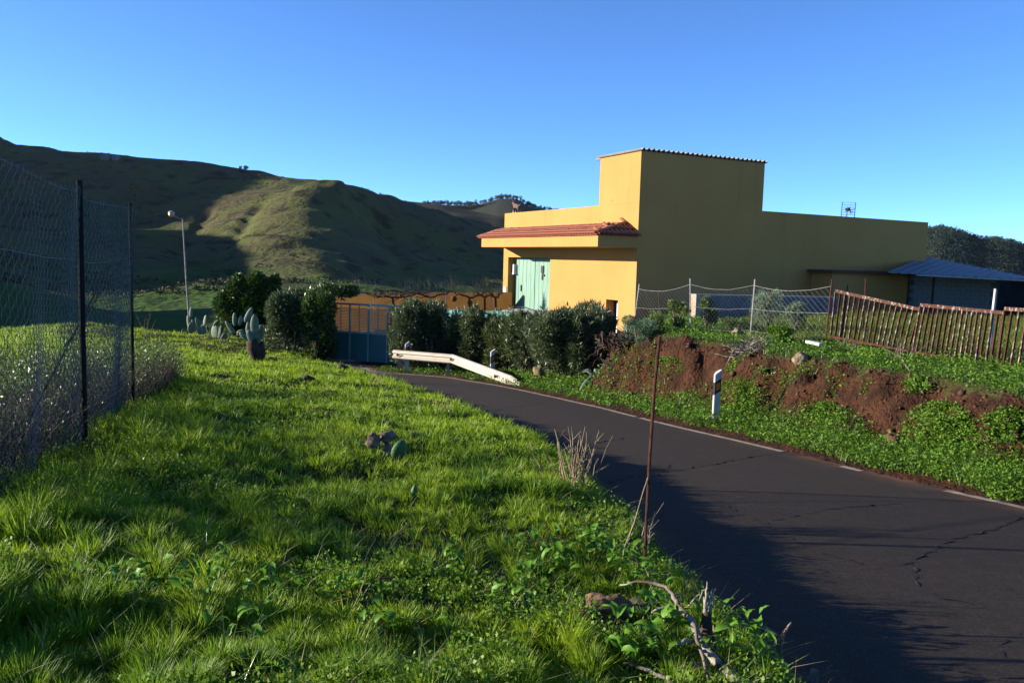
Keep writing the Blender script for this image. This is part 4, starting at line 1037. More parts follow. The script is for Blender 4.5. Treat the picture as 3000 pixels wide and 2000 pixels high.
V, Q = leafcloud(Pn, Un+trnd.normal(size=Pn.shape)*.5+[0, 0, .5], .17*trnd.uniform(.6, 1.2, len(Pn)), .075, trnd)
o = link('crown', npmesh('crown', V, Q), LAUREL, tr); o['kind'] = 'stuff'

# ------------------------------------------------------------------ prickly pears
def pad(parent, px, py, length, tilt, width, depth, m, yaw=0.0, thick=.022):
    c = PTv(px, py, depth); L = length/F*depth; W = width/F*depth; t_ = math.radians(tilt)
    u = Vector((math.sin(t_), 0, math.cos(t_))); s = Vector((math.cos(t_), 0, -math.sin(t_))); d = Vector((0, 1, 0))
    s2 = s*math.cos(yaw)+d*math.sin(yaw); d2 = d*math.cos(yaw)-s*math.sin(yaw)
    w = B(); w.ell(c, (s2*(W/2), d2*thick, u*(L/2)), 14, 10, lambda q: 1-.28*max(0, -q[2])**2*(1 if abs(q[2]) < .98 else 1))
    return w.build('pad', m, parent, True)
cg = 'prickly pears along the edge of the grass'
ct = GP(752, 1056); cd = ct.y
e = empty('prickly_pear', ct, 'tree-like prickly pear on a thick brown trunk beside the shrubs', 'cactus', cg)
w = B(); P = [PTv(754, 1062, cd), PTv(752, 1045, cd), PTv(745, 1020, cd), PTv(738, 995, cd)]; w.tube(P, [.13, .16, .20, .17], 9); w.tube([PTv(758, 1060, cd+.1), PTv(762, 1035, cd+.1), PTv(760, 1000, cd+.1)], [.12, .17, .12], 8); w.build('trunk', VINE, e, True)
for px, py, L, t_, W in ((687, 938, 46, 0, 13), (676, 962, 54, -35, 15), (703, 941, 36, 12, 14), (727, 926, 58, 25, 18), (703, 974, 28, 62, 16), (727, 962, 48, 5, 15), (746, 955, 70, 0, 26), (750, 990, 60, -4, 28), (734, 985, 40, -20, 22), (715, 985, 36, -50, 16), (762, 975, 50, 10, 22)):
    pad(e, px, py, L, t_, W, cd+R.uniform(-.15, .15), PAD)
for lab, padsx in (('prickly pear with one pad raised above the rest, beside the lamp post', ((560, 917, 37, 4, 12), (551, 944, 42, -5, 9), (560, 962, 40, 6, 20), (566, 950, 30, -15, 10))),
                   ('small prickly pear with two leaning narrow pads in the cactus row', ((581, 946, 36, -22, 14), (586, 968, 34, 4, 16), (600, 941, 38, 10, 12), (596, 967, 34, -8, 18), (609, 963, 20, -20, 8))),
                   ('broad dark prickly pear pads next to the tree-like cactus', ((636, 946, 40, 48, 14), (629, 974, 46, 0, 26), (649, 965, 38, 18, 13), (643, 978, 34, 10, 14), (655, 990, 34, 25, 16)))):
    q = GP(padsx[2][0], 992); e = empty('prickly_pear', q, lab, 'cactus', cg)
    for a_ in padsx: pad(e, *a_, q.y+R.uniform(-.2, .2), PAD, R.uniform(-.5, .5))
# fallen cactus in the grass
q = GP(1150, 1345); e = empty('fallen_prickly_pear', q, 'half withered prickly pear with one green pad lying in the grass', 'cactus')
cd = q.y
def lump(parent, name, px, py, w_, h_, depth, m, seed, tilt=0):
    c = PTv(px, py, depth); rx = w_/2/F*depth; rz__ = h_/2/F*depth; rr = random.Random(seed); ph = [rr.uniform(0, 6) for _ in range(6)]
    fn = lambda u: 1+.22*math.sin(3*u[0]+ph[0])*math.cos(4*u[1]+ph[1])+.18*math.sin(5*u[2]+ph[2]+3*u[0])+.08*math.sin(11*u[0]+ph[3])*math.cos(9*u[2]+ph[4])
    t_ = math.radians(tilt); w = B(); w.ell(c, (Vector((math.cos(t_), 0, math.sin(t_)))*rx, Vector((0, min(rx, rz__)*.7, 0)), Vector((-math.sin(t_), 0, math.cos(t_)))*rz__), 16, 12, fn); return w.build(name, m, parent, True)
lump(e, 'dry_pad', 1096, 1292, 42, 46, cd+.1, DRYPAD, 1, 15); lump(e, 'dry_pad', 1136, 1277, 46, 34, cd+.15, DRYPAD, 2, 10); lump(e, 'dry_stem', 1131, 1322, 26, 52, cd+.1, DRYPAD, 3)
pad(e, 1168, 1322, 74, 22, 44, cd-.05, PADG, .2, .03); lump(e, 'dry_base', 1190, 1378, 72, 48, cd-.2, DRYPAD, 4, -15)
q = GP(1212, 1462); e = empty('cactus_pad', q, 'single small dark green cactus pad upright in the grass', 'cactus'); pad(e, 1213, 1445, 54, 5, 22, q.y, PADG, .4, .025)

# ------------------------------------------------------------------ rocks
def rock(px, py, w_, h_, m, lab, seed, tilt=0, sink=.15):
    q = GP(px, py+h_*.35); o = lump(None, 'rock', px, py, w_, h_, q.y+.05, m, seed, tilt); tag(o, lab, 'rock'); return o
rock(1772, 1785, 150, 100, ROCKB, 'large brown rock in the grass beside the dead branch', 11, 12)
rock(1880, 1790, 120, 70, mat('dark_rock', (.05, .04, .032), (.03, .025, .02), 8, bs=.6), 'dark rock behind the large brown rock at the bank edge', 12)
rock(2158, 976, 26, 26, ROCKG, 'orange-tan stone on the bank top below a grey fence post', 13)
rock(2345, 1055, 44, 42, ROCKG, 'pale angular boulder lodged at the top of the red bank', 14)
rock(2350, 1023, 24, 16, mat('red_stone', (.22, .11, .07), None), 'small reddish stone just above the pale angular boulder', 15)
rock(2271, 1095, 13, 14, mat('white_stone', (.5, .48, .46), None), 'small whitish stone stuck in the red bank', 16)
rock(2618, 1295, 44, 50, mat('earth_clod', (.12, .05, .028), (.08, .035, .02), 10, bs=.8), 'dark clod of red earth at the foot of the bank', 17)
rock(1580, 1092, 34, 50, mat('mossy_stone', (.22, .16, .07), (.14, .11, .05), 8), 'upright mossy stone at the foot of the largest oleander', 18)
rock(898, 1114, 46, 26, mat('dark_stump', (.02, .018, .016), None), 'dark stone in the grass before the driveway', 19)
rock(1003, 1078, 30, 22, mat('dark_stump2', (.022, .018, .016), None), 'dark stone at the driveway edge by the gate', 20)
rock(1420, 1066, 26, 40, mat('grey_boulder', (.22, .17, .14), None, bs=.5), 'greyish boulder behind the middle post of the crash barrier', 21)
p, q = PTv(2366, 1000, 16.2), PTv(2406, 1009, 15.9); o = B().bar(p, q, .12, .05).build('board', WHITE); tag(o, 'short white board lying on the bank before the railing', 'board')

# ------------------------------------------------------------------ agaves on the bank end
def agave(px, py, depth, n, L, lab, seed, droop=.2):
    b_ = PTv(px, py, depth); b_.z = min(b_.z, G(b_.x, b_.y)+.1); e = empty('agave', b_, lab, 'agave', 'agaves at the end of the bank'); rr = random.Random(seed)
    for k in range(n):
        a_ = 2*math.pi*k/n+rr.uniform(-.3, .3); el = rr.uniform(.35, 1.3); d = Vector((math.cos(a_)*math.cos(el), math.sin(a_)*math.cos(el), math.sin(el))); s = Vector((-math.sin(a_), math.cos(a_), 0)); nrm_ = d.cross(s)
        Lk = L*rr.uniform(.7, 1.1); vs = []; m_ = 6
        for j in range(m_+1):
            t_ = j/m_; c = b_+d*(Lk*t_)-Vector((0, 0, droop*Lk*t_*t_)); wd = .055*L/.6*(1-t_)**.6*(1 if j else .7)
            for s_, h_ in ((-1, .25), (0, -.35), (1, .25), (0, .1)): vs.append(c+s*(wd*s_)-nrm_*(wd*h_))
        fs = [(4*j+i, 4*j+(i+1) % 4, 4*j+4+(i+1) % 4, 4*j+4+i) for j in range(m_) for i in range(4)]
        B().add(vs, fs).build('blade', AGAVE, e)
agave(1800, 958, 21.0, 15, .55, 'grey-green agave above the root clump at the bank end', 1)
agave(1838, 960, 21.4, 13, .5, 'grey-green agave nearest the lit house corner', 2)
agave(1748, 1000, 21.2, 12, .8, 'agave with long pale blades hanging down the bank end', 3, .7)
w = B(); rr = random.Random(9)
for k in range(60):
    q = PTv(rr.uniform(1745, 1840), rr.uniform(970, 1040), 20.8+rr.uniform(-.3, .3)); w.tube(crook(q, q+Vector((rr.uniform(-.3, .3), rr.uniform(-.25, .1), rr.uniform(-.35, .1))), 3, .06, rr), [.03, .025, .015, .008], 4)
o = w.build('root_tangle', VINE); tag(o, 'dark tangle of dead roots under the agaves', 'roots')
bush('spurge_shrub', 1812, 1928, 928, 1006, None, 9000, .05, .012, EUPH, 'rounded blue-green spurge shrub on the bank edge', 'shrub', 401, None, .9, 14, .38, ground_it=False)

# ------------------------------------------------------------------ shrubs on the bank top
BT = 'weeds along the top of the earth bank'
bush('weed_shrub', 1955, 2030, 880, 968, None, 1800, .07, .025, BRUSHLEAF, 'leafy weed beside the first grey fence post', 'weed', 411, BT, .8, 8, ground_it=False)
bush('weed_shrub', 2052, 2112, 866, 968, None, 1700, .08, .03, BRUSHLEAF, 'tall leafy weed before the end of the low grey wall', 'weed', 412, BT, .8, 8, ground_it=False)
bush('weed_shrub', 2205, 2300, 848, 975, None, 4500, .075, .012, SAGE, 'tall feathery grey-green weed beside the leaning grey fence post', 'weed', 413, BT, 1.3, 12, ground_it=False)
bush('weed_shrub', 2298, 2372, 885, 985, None, 3000, .07, .014, SAGE, 'grey-green weed between feathery weed and rusty post', 'weed', 414, BT, 1.2, 9, ground_it=False)
bush('weed_shrub', 1885, 1960, 905, 968, None, 1600, .06, .02, BRUSHLEAF, 'low green weed below the first sagging wire', 'weed', 415, BT, .8, 8, ground_it=False)
bush('weed_shrub', 2110, 2200, 930, 978, None, 2200, .06, .022, BRUSHLEAF, 'low green weed behind the orange-tan stone', 'weed', 416, BT, .7, 8, ground_it=False)
bush('weed_shrub', 2232, 2330, 955, 1010, None, 2600, .06, .03, CLOVER, 'bright green low weed in front of the feathery weeds', 'weed', 417, BT, .6, 9, ground_it=False)
w = B(); rr = random.Random(21)
for k in range(170):
    q = PTv(rr.gauss(2205, 30), rr.gauss(1030, 18), 0); q = PTv(rr.gauss(2210, 34), rr.gauss(1030, 17), 17.0+rr.uniform(-.5, .5)); q.z = max(q.z, G(q.x, q.y)+.02)
    d = Vector((rr.gauss(0, 1), rr.gauss(0, .5), rr.gauss(0, .45))).normalized()*rr.uniform(.15, .5); w.tube(crook(q, q+d, 3, .03, rr), [.009, .008, .006, .003], 3, False)
o = w.build('brush_pile', DEAD); tag(o, 'heap of dry grey twigs caught on the red bank', 'brush pile')
for pts, lab in ((((2340, 1055), (2400, 1036), (2455, 1015), (2530, 1020)), 'long pale stick lying across the bank top by the boulder'), (((2608, 1024), (2630, 1045), (2648, 1075), (2660, 1092)), 'curved pale stick hanging down the bank below the railing'), (((2672, 1120), (2695, 1150), (2700, 1160)), 'short pale stick lower on the red bank')):
    P = []
    for a_ in pts: 
        q = GP(*a_); P.append(q+Vector((0, -.03, .05)))
    o = B().tube(P, [.015]*(len(P)-1)+[.006], 6).build('stick', DEAD); tag(o, lab, 'stick')

# ------------------------------------------------------------------ foreground: iron rod, dead wood, dry weeds
rb = GP(1888, 1692); dp = rb.y
w = B(); P = [rb-Vector((0, 0, .2)), PTv(1892, 1560, dp), PTv(1903, 1350, dp), PTv(1918, 1130, dp), PTv(1933, 985, dp)]; w.tube(P, [.009]*5, 8); o = w.build('iron_rod', RUST); tag(o, 'tall thin rusty iron rod at the road edge of the grass', 'rod')
w = B(); w.tube([PTv(1900, 1392, dp), PTv(1884, 1440, dp-.02), PTv(1858, 1530, dp-.05), PTv(1830, 1600, dp-.08), PTv(1824, 1635, dp-.08)], .003, 4); o = w.build('twine', DRYSTEM); tag(o, 'pale twine hanging slack from the rusty iron rod', 'twine')
def at(px, py, d): return PTv(px, py, d)
db = GP(2110, 1960); d0 = min(db.y, 4.3)
dw = empty('dead_branch', db, 'bleached dead branch lying along the bank edge by the road', 'branch')
def limb(name, pts, rad, m=DEAD, d=None, parent=None, n=8):
    d = d or d0; P = []
    for i, a_ in enumerate(pts): P.append(at(a_[0], a_[1], d+(a_[2] if len(a_) > 2 else 0)))
    Q = [P[0]]; RR = [rad[0]]
    for i in range(len(P)-1):
        for k in range(1, 4):
            t_ = k/3; Q.append(P[i].lerp(P[i+1], t_)+Vector((R.gauss(0, .003), R.gauss(0, .003), R.gauss(0, .003)))); RR.append((rad[i]*(1-t_)+rad[i+1]*t_)*R.uniform(.88, 1.1))
    return B().tube(Q, RR, n).build(name, m, parent, True)
limb('trunk', [(2200, 2040, -.3), (2166, 2000, -.2), (2109, 1947, -.1), (2059, 1890), (2025, 1813, .1), (1985, 1772, .2)], [.021, .021, .019, .017, .014, .011], parent=dw)
limb('twig', [(1985, 1772, .2), (1971, 1737, .25), (1944, 1714, .3), (1868, 1702, .4), (1820, 1712, .45)], [.014, .010, .008, .006, .003], parent=dw, n=6)
limb('twig', [(1983, 1781, .2), (1940, 1780, .2), (1906, 1796, .2)], [.008, .006, .003], parent=dw, n=6)
limb('twig', [(2034, 1874, .0), (2005, 1880, -.05), (1980, 1890, -.1)], [.009, .008, .005], parent=dw, n=6)
limb('twig', [(2075, 1950, -.1), (2030, 1950, -.1), (1986, 1956, -.1)], [.013, .012, .009], BARK, parent=dw, n=6)
limb('twig', [(2035, 1830, .05), (2052, 1900, -.1), (2075, 1990, -.25)], [.008, .008, .006], BARK, parent=dw, n=6)
limb('twig', [(1826, 1943, -.2), (1860, 1948, -.2), (1925, 1975, -.25), (1990, 2006, -.3)], [.003, .007, .008, .008], parent=dw, n=6)
sb_ = GP(2078, 1895); st = empty('splintered_stump', sb_, 'splintered dark stump with pale upright splinters beside the dead branch', 'stump')
limb('stump_body', [(2082, 1930, .1), (2074, 1885, .1), (2070, 1830, .12), (2072, 1785, .12)], [.034, .030, .026, .020], VINE, parent=st)
for a_, b_ in (((2064, 1795), (2074, 1702)), ((2074, 1790), (2085, 1724)), ((2080, 1795), (2095, 1721)), ((2068, 1800), (2062, 1745))):
    limb('splinter', [(a_[0], a_[1], .11), ((a_[0]+b_[0])/2, (a_[1]+b_[1])/2, .11), (b_[0], b_[1], .12)], [.008, .006, .002], parent=st, n=5)
limb('splinter', [(2090, 1895, .05), (2092, 1860, .05), (2090, 1832, .06)], [.012, .009, .002], parent=st, n=5)
tw_ = empty('forked_twig', GP(2279, 1995), 'upright forked brown twig standing at the road edge', 'twig')
DK = mat('brown_twig', (.26, .17, .11), (.16, .10, .07), 12)
limb('stem', [(2278, 2030), (2279, 2000), (2289, 1917), (2295, 1859), (2316, 1821)], [.011, .011, .010, .009, .004], DK, 3.9, tw_, 6)
limb('side_twig', [(2295, 1862), (2270, 1878), (2266, 1855)], [.006, .005, .003], DK, 3.9, tw_, 5)
limb('side_twig', [(2270, 1878), (2258, 1876), (2212, 1863), (2208, 1894)], [.005, .004, .003, .002], DK, 3.9, tw_, 5)
limb('side_twig', [(2291, 1868), (2250, 1840), (2212, 1821)], [.005, .004, .002], DK, 3.9, tw_, 5)
ss = empty('sawn_stump', GP(2385, 1995), 'small pale sawn stump with a dry sprig by the road', 'stump')
limb('stump_body', [(2372, 2030), (2380, 1995), (2394, 1962)], [.030, .026, .022], DEAD, 3.8, ss)
limb('sprig', [(2398, 1990), (2420, 1965), (2432, 1945)], [.005, .004, .002], DK, 3.8, ss, 5); limb('sprig', [(2415, 1972), (2436, 1968), (2455, 1960)], [.004, .003, .002], DK, 3.8, ss, 5)

def dryweed(px, py, hpx, spread, n, lab, seed, m=DRYSTEM, rad=.0035):
    b_ = GP(px, py); e = empty('dry_weed', b_, lab, 'dry weed', 'dry weed stalks in the grass'); rr = random.Random(seed); w = B()
    for k in range(n):
        h_ = hpx/F*b_.y*rr.uniform(.45, 1.0); d = Vector((rr.gauss(0, spread), rr.gauss(0, spread), 1)).normalized()*h_; q = b_+Vector((rr.gauss(0, .06), rr.gauss(0, .06), -.03))
        P = crook(q, q+d, 5, .012, rr); w.tube(P, [rad*1.5, rad*1.3, rad*1.1, rad, rad*.8, rad*.4], 4, False)
        for _ in range(3):
            c = P[rr.randint(2, 4)]; w.tube([c, c+Vector((rr.gauss(0, .05), rr.gauss(0, .05), rr.uniform(.03, .12)))], [rad*.7, rad*.3], 3, False)
    w.build('stalk', m, e); return e
dryweed(1680, 1432, 215, .28, 34, 'tall clump of dry stalks at the road edge beyond the iron rod', 1, rad=.0045)
dryweed(1850, 1625, 150, .45, 8, 'few thin dry stalks around the foot of the iron rod', 2, DEAD)
dryweed(2000, 1790, 110, .4, 7, 'short pale dry stalks next to the splintered stump', 3, DEAD)
dryweed(1095, 1135, 70, .3, 8, 'dry stalks on the grass edge before the crash barrier', 4)
dryweed(1300, 1215, 80, .35, 9, 'dry grass stalks leaning over the bend of the road', 5)
dryweed(920, 1045, 60, .25, 8, 'dry stalks at the foot of the shrubs by the gate', 6)
dryweed(430, 985, 90, .3, 6, 'thin dry stalks on the crest beside the chain-link fence', 7)
dryweed(2490, 1030, 60, .6, 14, 'dry grass stalks under the sagging railing panel', 8, DEAD)
dryweed(2640, 1060, 110, .5, 12, 'dry grass stalks at the joint of two railing panels', 9, DEAD)

# broad-leaved weeds: each leaf its own piece
def leafmesh(name, L, W, m, seed):
    rr = random.Random(seed); n = 7; vs = []
    for j in range(n+1):
        t_ = j/n; wd = W*(math.sin(math.pi*min(1, t_*.9+.08))**.7)*(1-.3*t_)*(1+.18*math.sin(j*2.1+seed)) if j < n else 0.002
        if j == 0: wd = W*.12
        z = L*(.55*t_-.62*t_*t_); x = L*t_*(.92)
        for s_ in (-1, 0, 1): vs.append((x, s_*wd*.5+rr.uniform(-.003, .003), z+abs(s_)*wd*.22+rr.uniform(-.003, .003)))
    fs = [(3*j+i, 3*j+i+1, 3*j+4+i, 3*j+3+i) for j in range(n) for i in (0, 1)]
    me = bpy.data.meshes.new(name); me.from_pydata(vs, [], fs); me.materials.append(m); me.update(); me.polygons.foreach_set('use_smooth', [True]*len(fs)); return me
LM = [leafmesh('leaf', .105, .042, BROAD, k) for k in range(4)]
WEEDS = [(1560, 1640, 7, 'edge of the dry stalk clump'), (1620, 1660, 8, ''), (1690, 1650, 9, ''), (1750, 1640, 8, ''), (1800, 1680, 9, ''), (1850, 1720, 8, ''), (1610, 1700, 8, ''), (1560, 1735, 7, ''), (1930, 1840, 8, ''), (1960, 1900, 8, ''), (1880, 1900, 8, ''), (1840, 1950, 7, ''), (2150, 1960, 8, ''), (2190, 1920, 7, ''), (340, 1760, 7, ''), (480, 1790, 7, ''), (660, 1720, 8, ''), (600, 1790, 7, ''), (820, 1780, 7, ''), (980, 1800, 7, ''), (760, 1900, 6, ''), (1150, 1880, 6, ''), (1480, 1830, 6, ''), (1300, 1700, 6, '')]
wgroups = {0: 'broad-leaved green weed near the foot of the iron rod', 1: 'broad-leaved green weed close to the dead branch', 2: 'broad-leaved weed scattered in the open grass'}
for i, (px, py, nl, _) in enumerate(WEEDS):
    g_ = 0 if i < 8 else (1 if i < 14 else 2)
    q = GP(px, py); rr = random.Random(600+i)
    e = empty('broadleaf_weed', q, wgroups[g_], 'weed', ('weeds by the iron rod', 'weeds by the dead branch', 'weeds in the open grass')[g_])
    pin = parent_inv(e)
    for k in range(nl+9):
        o = bpy.data.objects.new('leaf', LM[rr.randint(0, 3)]); C.objects.link(o); o.parent = e
        s_ = rr.uniform(.55, 1.05)*(1.0 if g_ < 2 else .8)
        o.matrix_parent_inverse = Matrix.Identity(4)
        o.location = (rr.gauss(0, .07), rr.gauss(0, .07), .06+rr.uniform(0, .11)); o.rotation_euler = (rr.gauss(0, .35), -rr.uniform(.1, .85), 2*math.pi*k/(nl+9)+rr.uniform(-.4, .4)); o.scale = (s_, s_*rr.uniform(.8, 1.2), s_)

# ------------------------------------------------------------------ grass and ground cover (uncountable)
rnd = np.random.default_rng(5)
N = 640000
y = np.exp(rnd.uniform(np.log(1.7), np.log(33.5), N)); x = rnd.uniform(-.72, .40, N)*y - .2
# blades stand in tufts: pull each towards the centre of its tuft cell and fan it outwards
cell = np.where(y < 9, .13, .22)
ix, iy = np.floor(x/cell), np.floor(y/cell)
cx = (ix+.5+.8*(_h(ix, iy, 301)-.5))*cell; cy = (iy+.5+.8*(_h(ix, iy, 302)-.5))*cell
hc = _h(ix, iy, 303)
pull = .45*rnd.random(N)
x = x+(cx-x)*pull; y = y+(cy-y)*pull
ox, oy = x-cx, y-cy; rr0 = np.sqrt(ox*ox+oy*oy)/(cell*.6)
z, so, dL, dR, dT, mm = ground(x, y, True)
tuft = fbm(x, y, .6, 3, 131)+.5*fbm(x, y, 1.6, 2, 141)
xf = -3.52-.268*(y-6.76)
near_fence = np.exp(-((x-xf-.35)/.35)**2)*(y < 9.5)
h = (.028+.092*hc**1.6+.05*np.clip(tuft+.2, 0, 1))*np.clip(1.1-.45*rr0**2, .4, 1.1)*rnd.uniform(.6, 1.2, N)*np.clip(.8+.035*y, .85, 1.25)*(1+.7*near_fence)
clear = np.ones(N, bool)
for q, r_ in ((GP(1775, 1825), .15), (GP(1150, 1345), .10), (GP(1110, 1330), .10), (GP(1213, 1465), .06)): clear &= ((x-q.x)**2+(y-q.y+.05)**2) > r_*r_
keep = clear & (dL > .12+.25*vnoise(x/.4, y/.4, 91)) & ~((y > 29) & (x > -7)) & (rnd.random(N) < np.clip(.75+.9*tuft, .35, 1))
x, y, z, h, ox, oy, rr0 = x[keep], y[keep], z[keep], h[keep], ox[keep], oy[keep], rr0[keep]
n = len(x)
wdt = np.clip(.0030+.0008*y, .0046, .017)*rnd.uniform(.7, 1.3, n)
V, Q, T = blades(np.stack([x, y, z-.01], -1), h, wdt, np.arctan2(oy, ox)+rnd.normal(0, .7, n), np.clip(.08+.38*rr0, 0, .7)*rnd.uniform(.5, 1.3, n), rnd.uniform(.05, .55, n), rnd)
stuff('grass', V, Q, T, GRASS, 'lush sunlit green grass covering the verge left of the road', 'grass')
# longer arching blades in the foreground
N = 2600; y = np.exp(rnd.uniform(np.log(1.8), np.log(9), N)); x = rnd.uniform(-.70, .38, N)*y; z, so, dL, dR, dT, mm = ground(x, y, True)
k_ = (dL > .15) & (fbm(x, y, .7, 2, 151) > -.05); x, y, z = x[k_], y[k_], z[k_]; n = len(x)
V, Q, T = blades(np.stack([x, y, z-.01], -1), rnd.uniform(.10, .20, n), rnd.uniform(.004, .007, n), rnd.uniform(0, 6.28, n), rnd.uniform(.1, .6, n), rnd.uniform(.4, 1.1, n), rnd)
stuff('long_grass', V, Q, T, leafmat('long_grass_blade', (.10, .19, .02), (.20, .28, .06), None, .4, .35, .5), 'longer arching grass blades rising out of the near turf', 'grass')
N = 1500; y = np.exp(rnd.uniform(np.log(1.8), np.log(20), N)); x = rnd.uniform(-.70, .38, N)*y; z, so, dL, dR, dT, mm = ground(x, y, True)
k_ = (dL > .1); x, y, z = x[k_], y[k_], z[k_]; n = len(x)
V, Q, T = blades(np.stack([x, y, z], -1), rnd.uniform(.07, .18, n), np.clip(.0015+.0006*y, .002, .008), rnd.uniform(0, 6.28, n), rnd.uniform(.2, .9, n), rnd.uniform(.3, 1.1, n), rnd)
stuff('dry_grass', V, Q, T, leafmat('dry_grass_blade', (.32, .28, .15), (.45, .40, .26), None, .3, .7, .2), 'scattered pale dry grass blades among the green turf', 'grass')
N = 70000; y = np.exp(rnd.uniform(np.log(1.8), np.log(14), N)); x = rnd.uniform(-.70, .38, N)*y; z, so, dL, dR, dT, mm = ground(x, y, True)
k_ = (dL > .1) & (fbm(x, y, .8, 3, 155) > .08); x, y, z = x[k_], y[k_], z[k_]
P = np.stack([x, y, z+rnd.uniform(.02, .11, len(x))], -1); sz = np.clip(.010+.0012*y, .012, .03)*rnd.uniform(.6, 1.4, len(x))
V, Q = leafcloud(P, rnd.normal(size=P.shape)*[1, 1, .5]+[0, 0, .25], sz*1.3, sz, rnd, .15)
stuff('turf_clover', V, Q, None, leafmat('turf_leaf', (.09, .20, .012), (.18, .30, .03), None, .4, .5, .25), 'small round green leaves growing through the turf', 'ground cover')
# dry brush behind the fence
N = 10000; y = rnd.uniform(4.5, 13.5, N); off = rnd.exponential(.8, N)+.08; x = (-3.52-.268*(y-6.76))-off; z = ground(x, y)
h = rnd.uniform(.25, .80, N)*np.clip(1.15-.05*(y-3), .5, 1.1)*(.7+.8*np.clip(fbm(x, y, 1.2, 2, 161)+.4, 0, 1))
V, Q, T = blades(np.stack([x, y, z], -1), h, rnd.uniform(.004, .008, N), rnd.uniform(0, 6.28, N), rnd.uniform(.05, .6, N), rnd.uniform(-.3, .6, N), rnd)
stuff('dry_brush', V, Q, T, DRYBRUSH, 'dry purplish-grey brush growing behind the chain-link fence', 'brush')
N = 24000; y = rnd.uniform(4.5, 14.5, N); off = rnd.exponential(1.0, N)+.05; x = (-3.52-.268*(y-6.76))-off; z = ground(x, y); k_ = fbm(x, y, 1.0, 3, 171) > -.12; x, y, z = x[k_], y[k_], z[k_]
P = np.stack([x, y, z+rnd.uniform(.02, .8, len(x))*np.clip(1.2-.05*(y-3), .5, 1)], -1)
V, Q = leafcloud(P, rnd.normal(size=P.shape)+[0, 0, .5], rnd.uniform(.02, .05, len(P)), rnd.uniform(.012, .026, len(P)), rnd)
stuff('brush_leaves', V, Q, None, BRUSHLEAF, 'small green leaves among the dry brush behind the chain-link fence', 'brush')
# right verge and bank: clover-like cover with grass
N = 400000; y = np.exp(rnd.uniform(np.log(5.0), np.log(30), N)); x = rnd.uniform(-.18, .84, N)*y; z, so, dL, dR, dT, mm = ground(x, y, True)
patch = fbm(x, y, 1.7, 3, 181)
ok = (dR > .18+.3*np.clip(vnoise(x/.5, y/.5, 95)+.2, 0, 1)) & (((mm < .16+.45*np.clip(patch, -.2, .5))) | ((mm < .75) & (patch > .31)) | (mm > .95)) & (y < 29)
hx, hy = x-HO.x, y-HO.y; ok &= ~((hx*E1.x+hy*E1.y > -.3) & (hx*E2.x+hy*E2.y > -.3))
x, y, z, mm, patch = x[ok], y[ok], z[ok], mm[ok], patch[ok]
isg = rnd.random(len(x)) < np.where(mm > .9, .75, .35)
hh = (.05+.11*np.clip(fbm(x, y, .6, 2, 191)+.4, 0, 1.1))
lx, ly, lz, lh = x[~isg], y[~isg], z[~isg], hh[~isg]
lh = lh*1.5; P = np.stack([lx, ly, lz+lh*rnd.uniform(.1, 1.0, len(lx))], -1); sz = np.clip(.014+.0016*ly, .018, .05)*rnd.uniform(.6, 1.3, len(lx))
V, Q = leafcloud(P, rnd.normal(size=P.shape)*[1, 1, .45]+[0, 0, .15], sz*1.25, sz, rnd, .15)
stuff('ground_cover', V, Q, None, CLOVER, 'bright green leafy ground cover along the foot of the red bank', 'ground cover')
gx_, gy_, gz2, gh = x[isg], y[isg], z[isg], hh[isg]; n = len(gx_)
V, Q, T = blades(np.stack([gx_, gy_, gz2-.01], -1), gh*rnd.uniform(.9, 2.0, n)*np.where(mm[isg] > .9, .55, 1), np.clip(.003+.0006*gy_, .005, .018), rnd.uniform(0, 6.28, n), rnd.uniform(.05, .5, n), rnd.uniform(.1, .8, n), rnd)
stuff('bank_grass', V, Q, T, leafmat('bank_grass_blade', (.07, .155, .012), (.13, .22, .03), (.05, .11, .012), .38, .45), 'fresh grass on the verge and terrace right of the road', 'grass')
N = 80000; y = rnd.uniform(13, 33, N); x = rnd.uniform(.28, .88, N)*y; z, so, dL, dR, dT, mm = ground(x, y, True)
hx, hy = x-HO.x, y-HO.y; rl0, rl1 = PT(2432, 985, 17.3), PT(3120, 1100, 13.6); ok = ((rl1[0]-rl0[0])*(y-rl0[1])-(rl1[1]-rl0[1])*(x-rl0[0]) > .3) & (mm > .97) & ~((hx*E1.x+hy*E1.y > -1.5) & (hx*E2.x+hy*E2.y > -.3)); x, y, z = x[ok], y[ok], z[ok]; n = len(x)
V, Q, T = blades(np.stack([x, y, z-.01], -1), rnd.uniform(.12, .34, n)*(.7+.7*np.clip(fbm(x, y, 2, 2, 196)+.4, 0, 1)), rnd.uniform(.012, .022, n), rnd.uniform(0, 6.28, n), rnd.uniform(.05, .5, n), rnd.uniform(.1, .8, n), rnd)
stuff('yard_grass', V, Q, T, leafmat('yard_grass_blade', (.11, .15, .015), (.18, .22, .035), (.08, .12, .02), .4, .5), 'yellowish-green grass in the yard behind the rusty railings', 'grass')
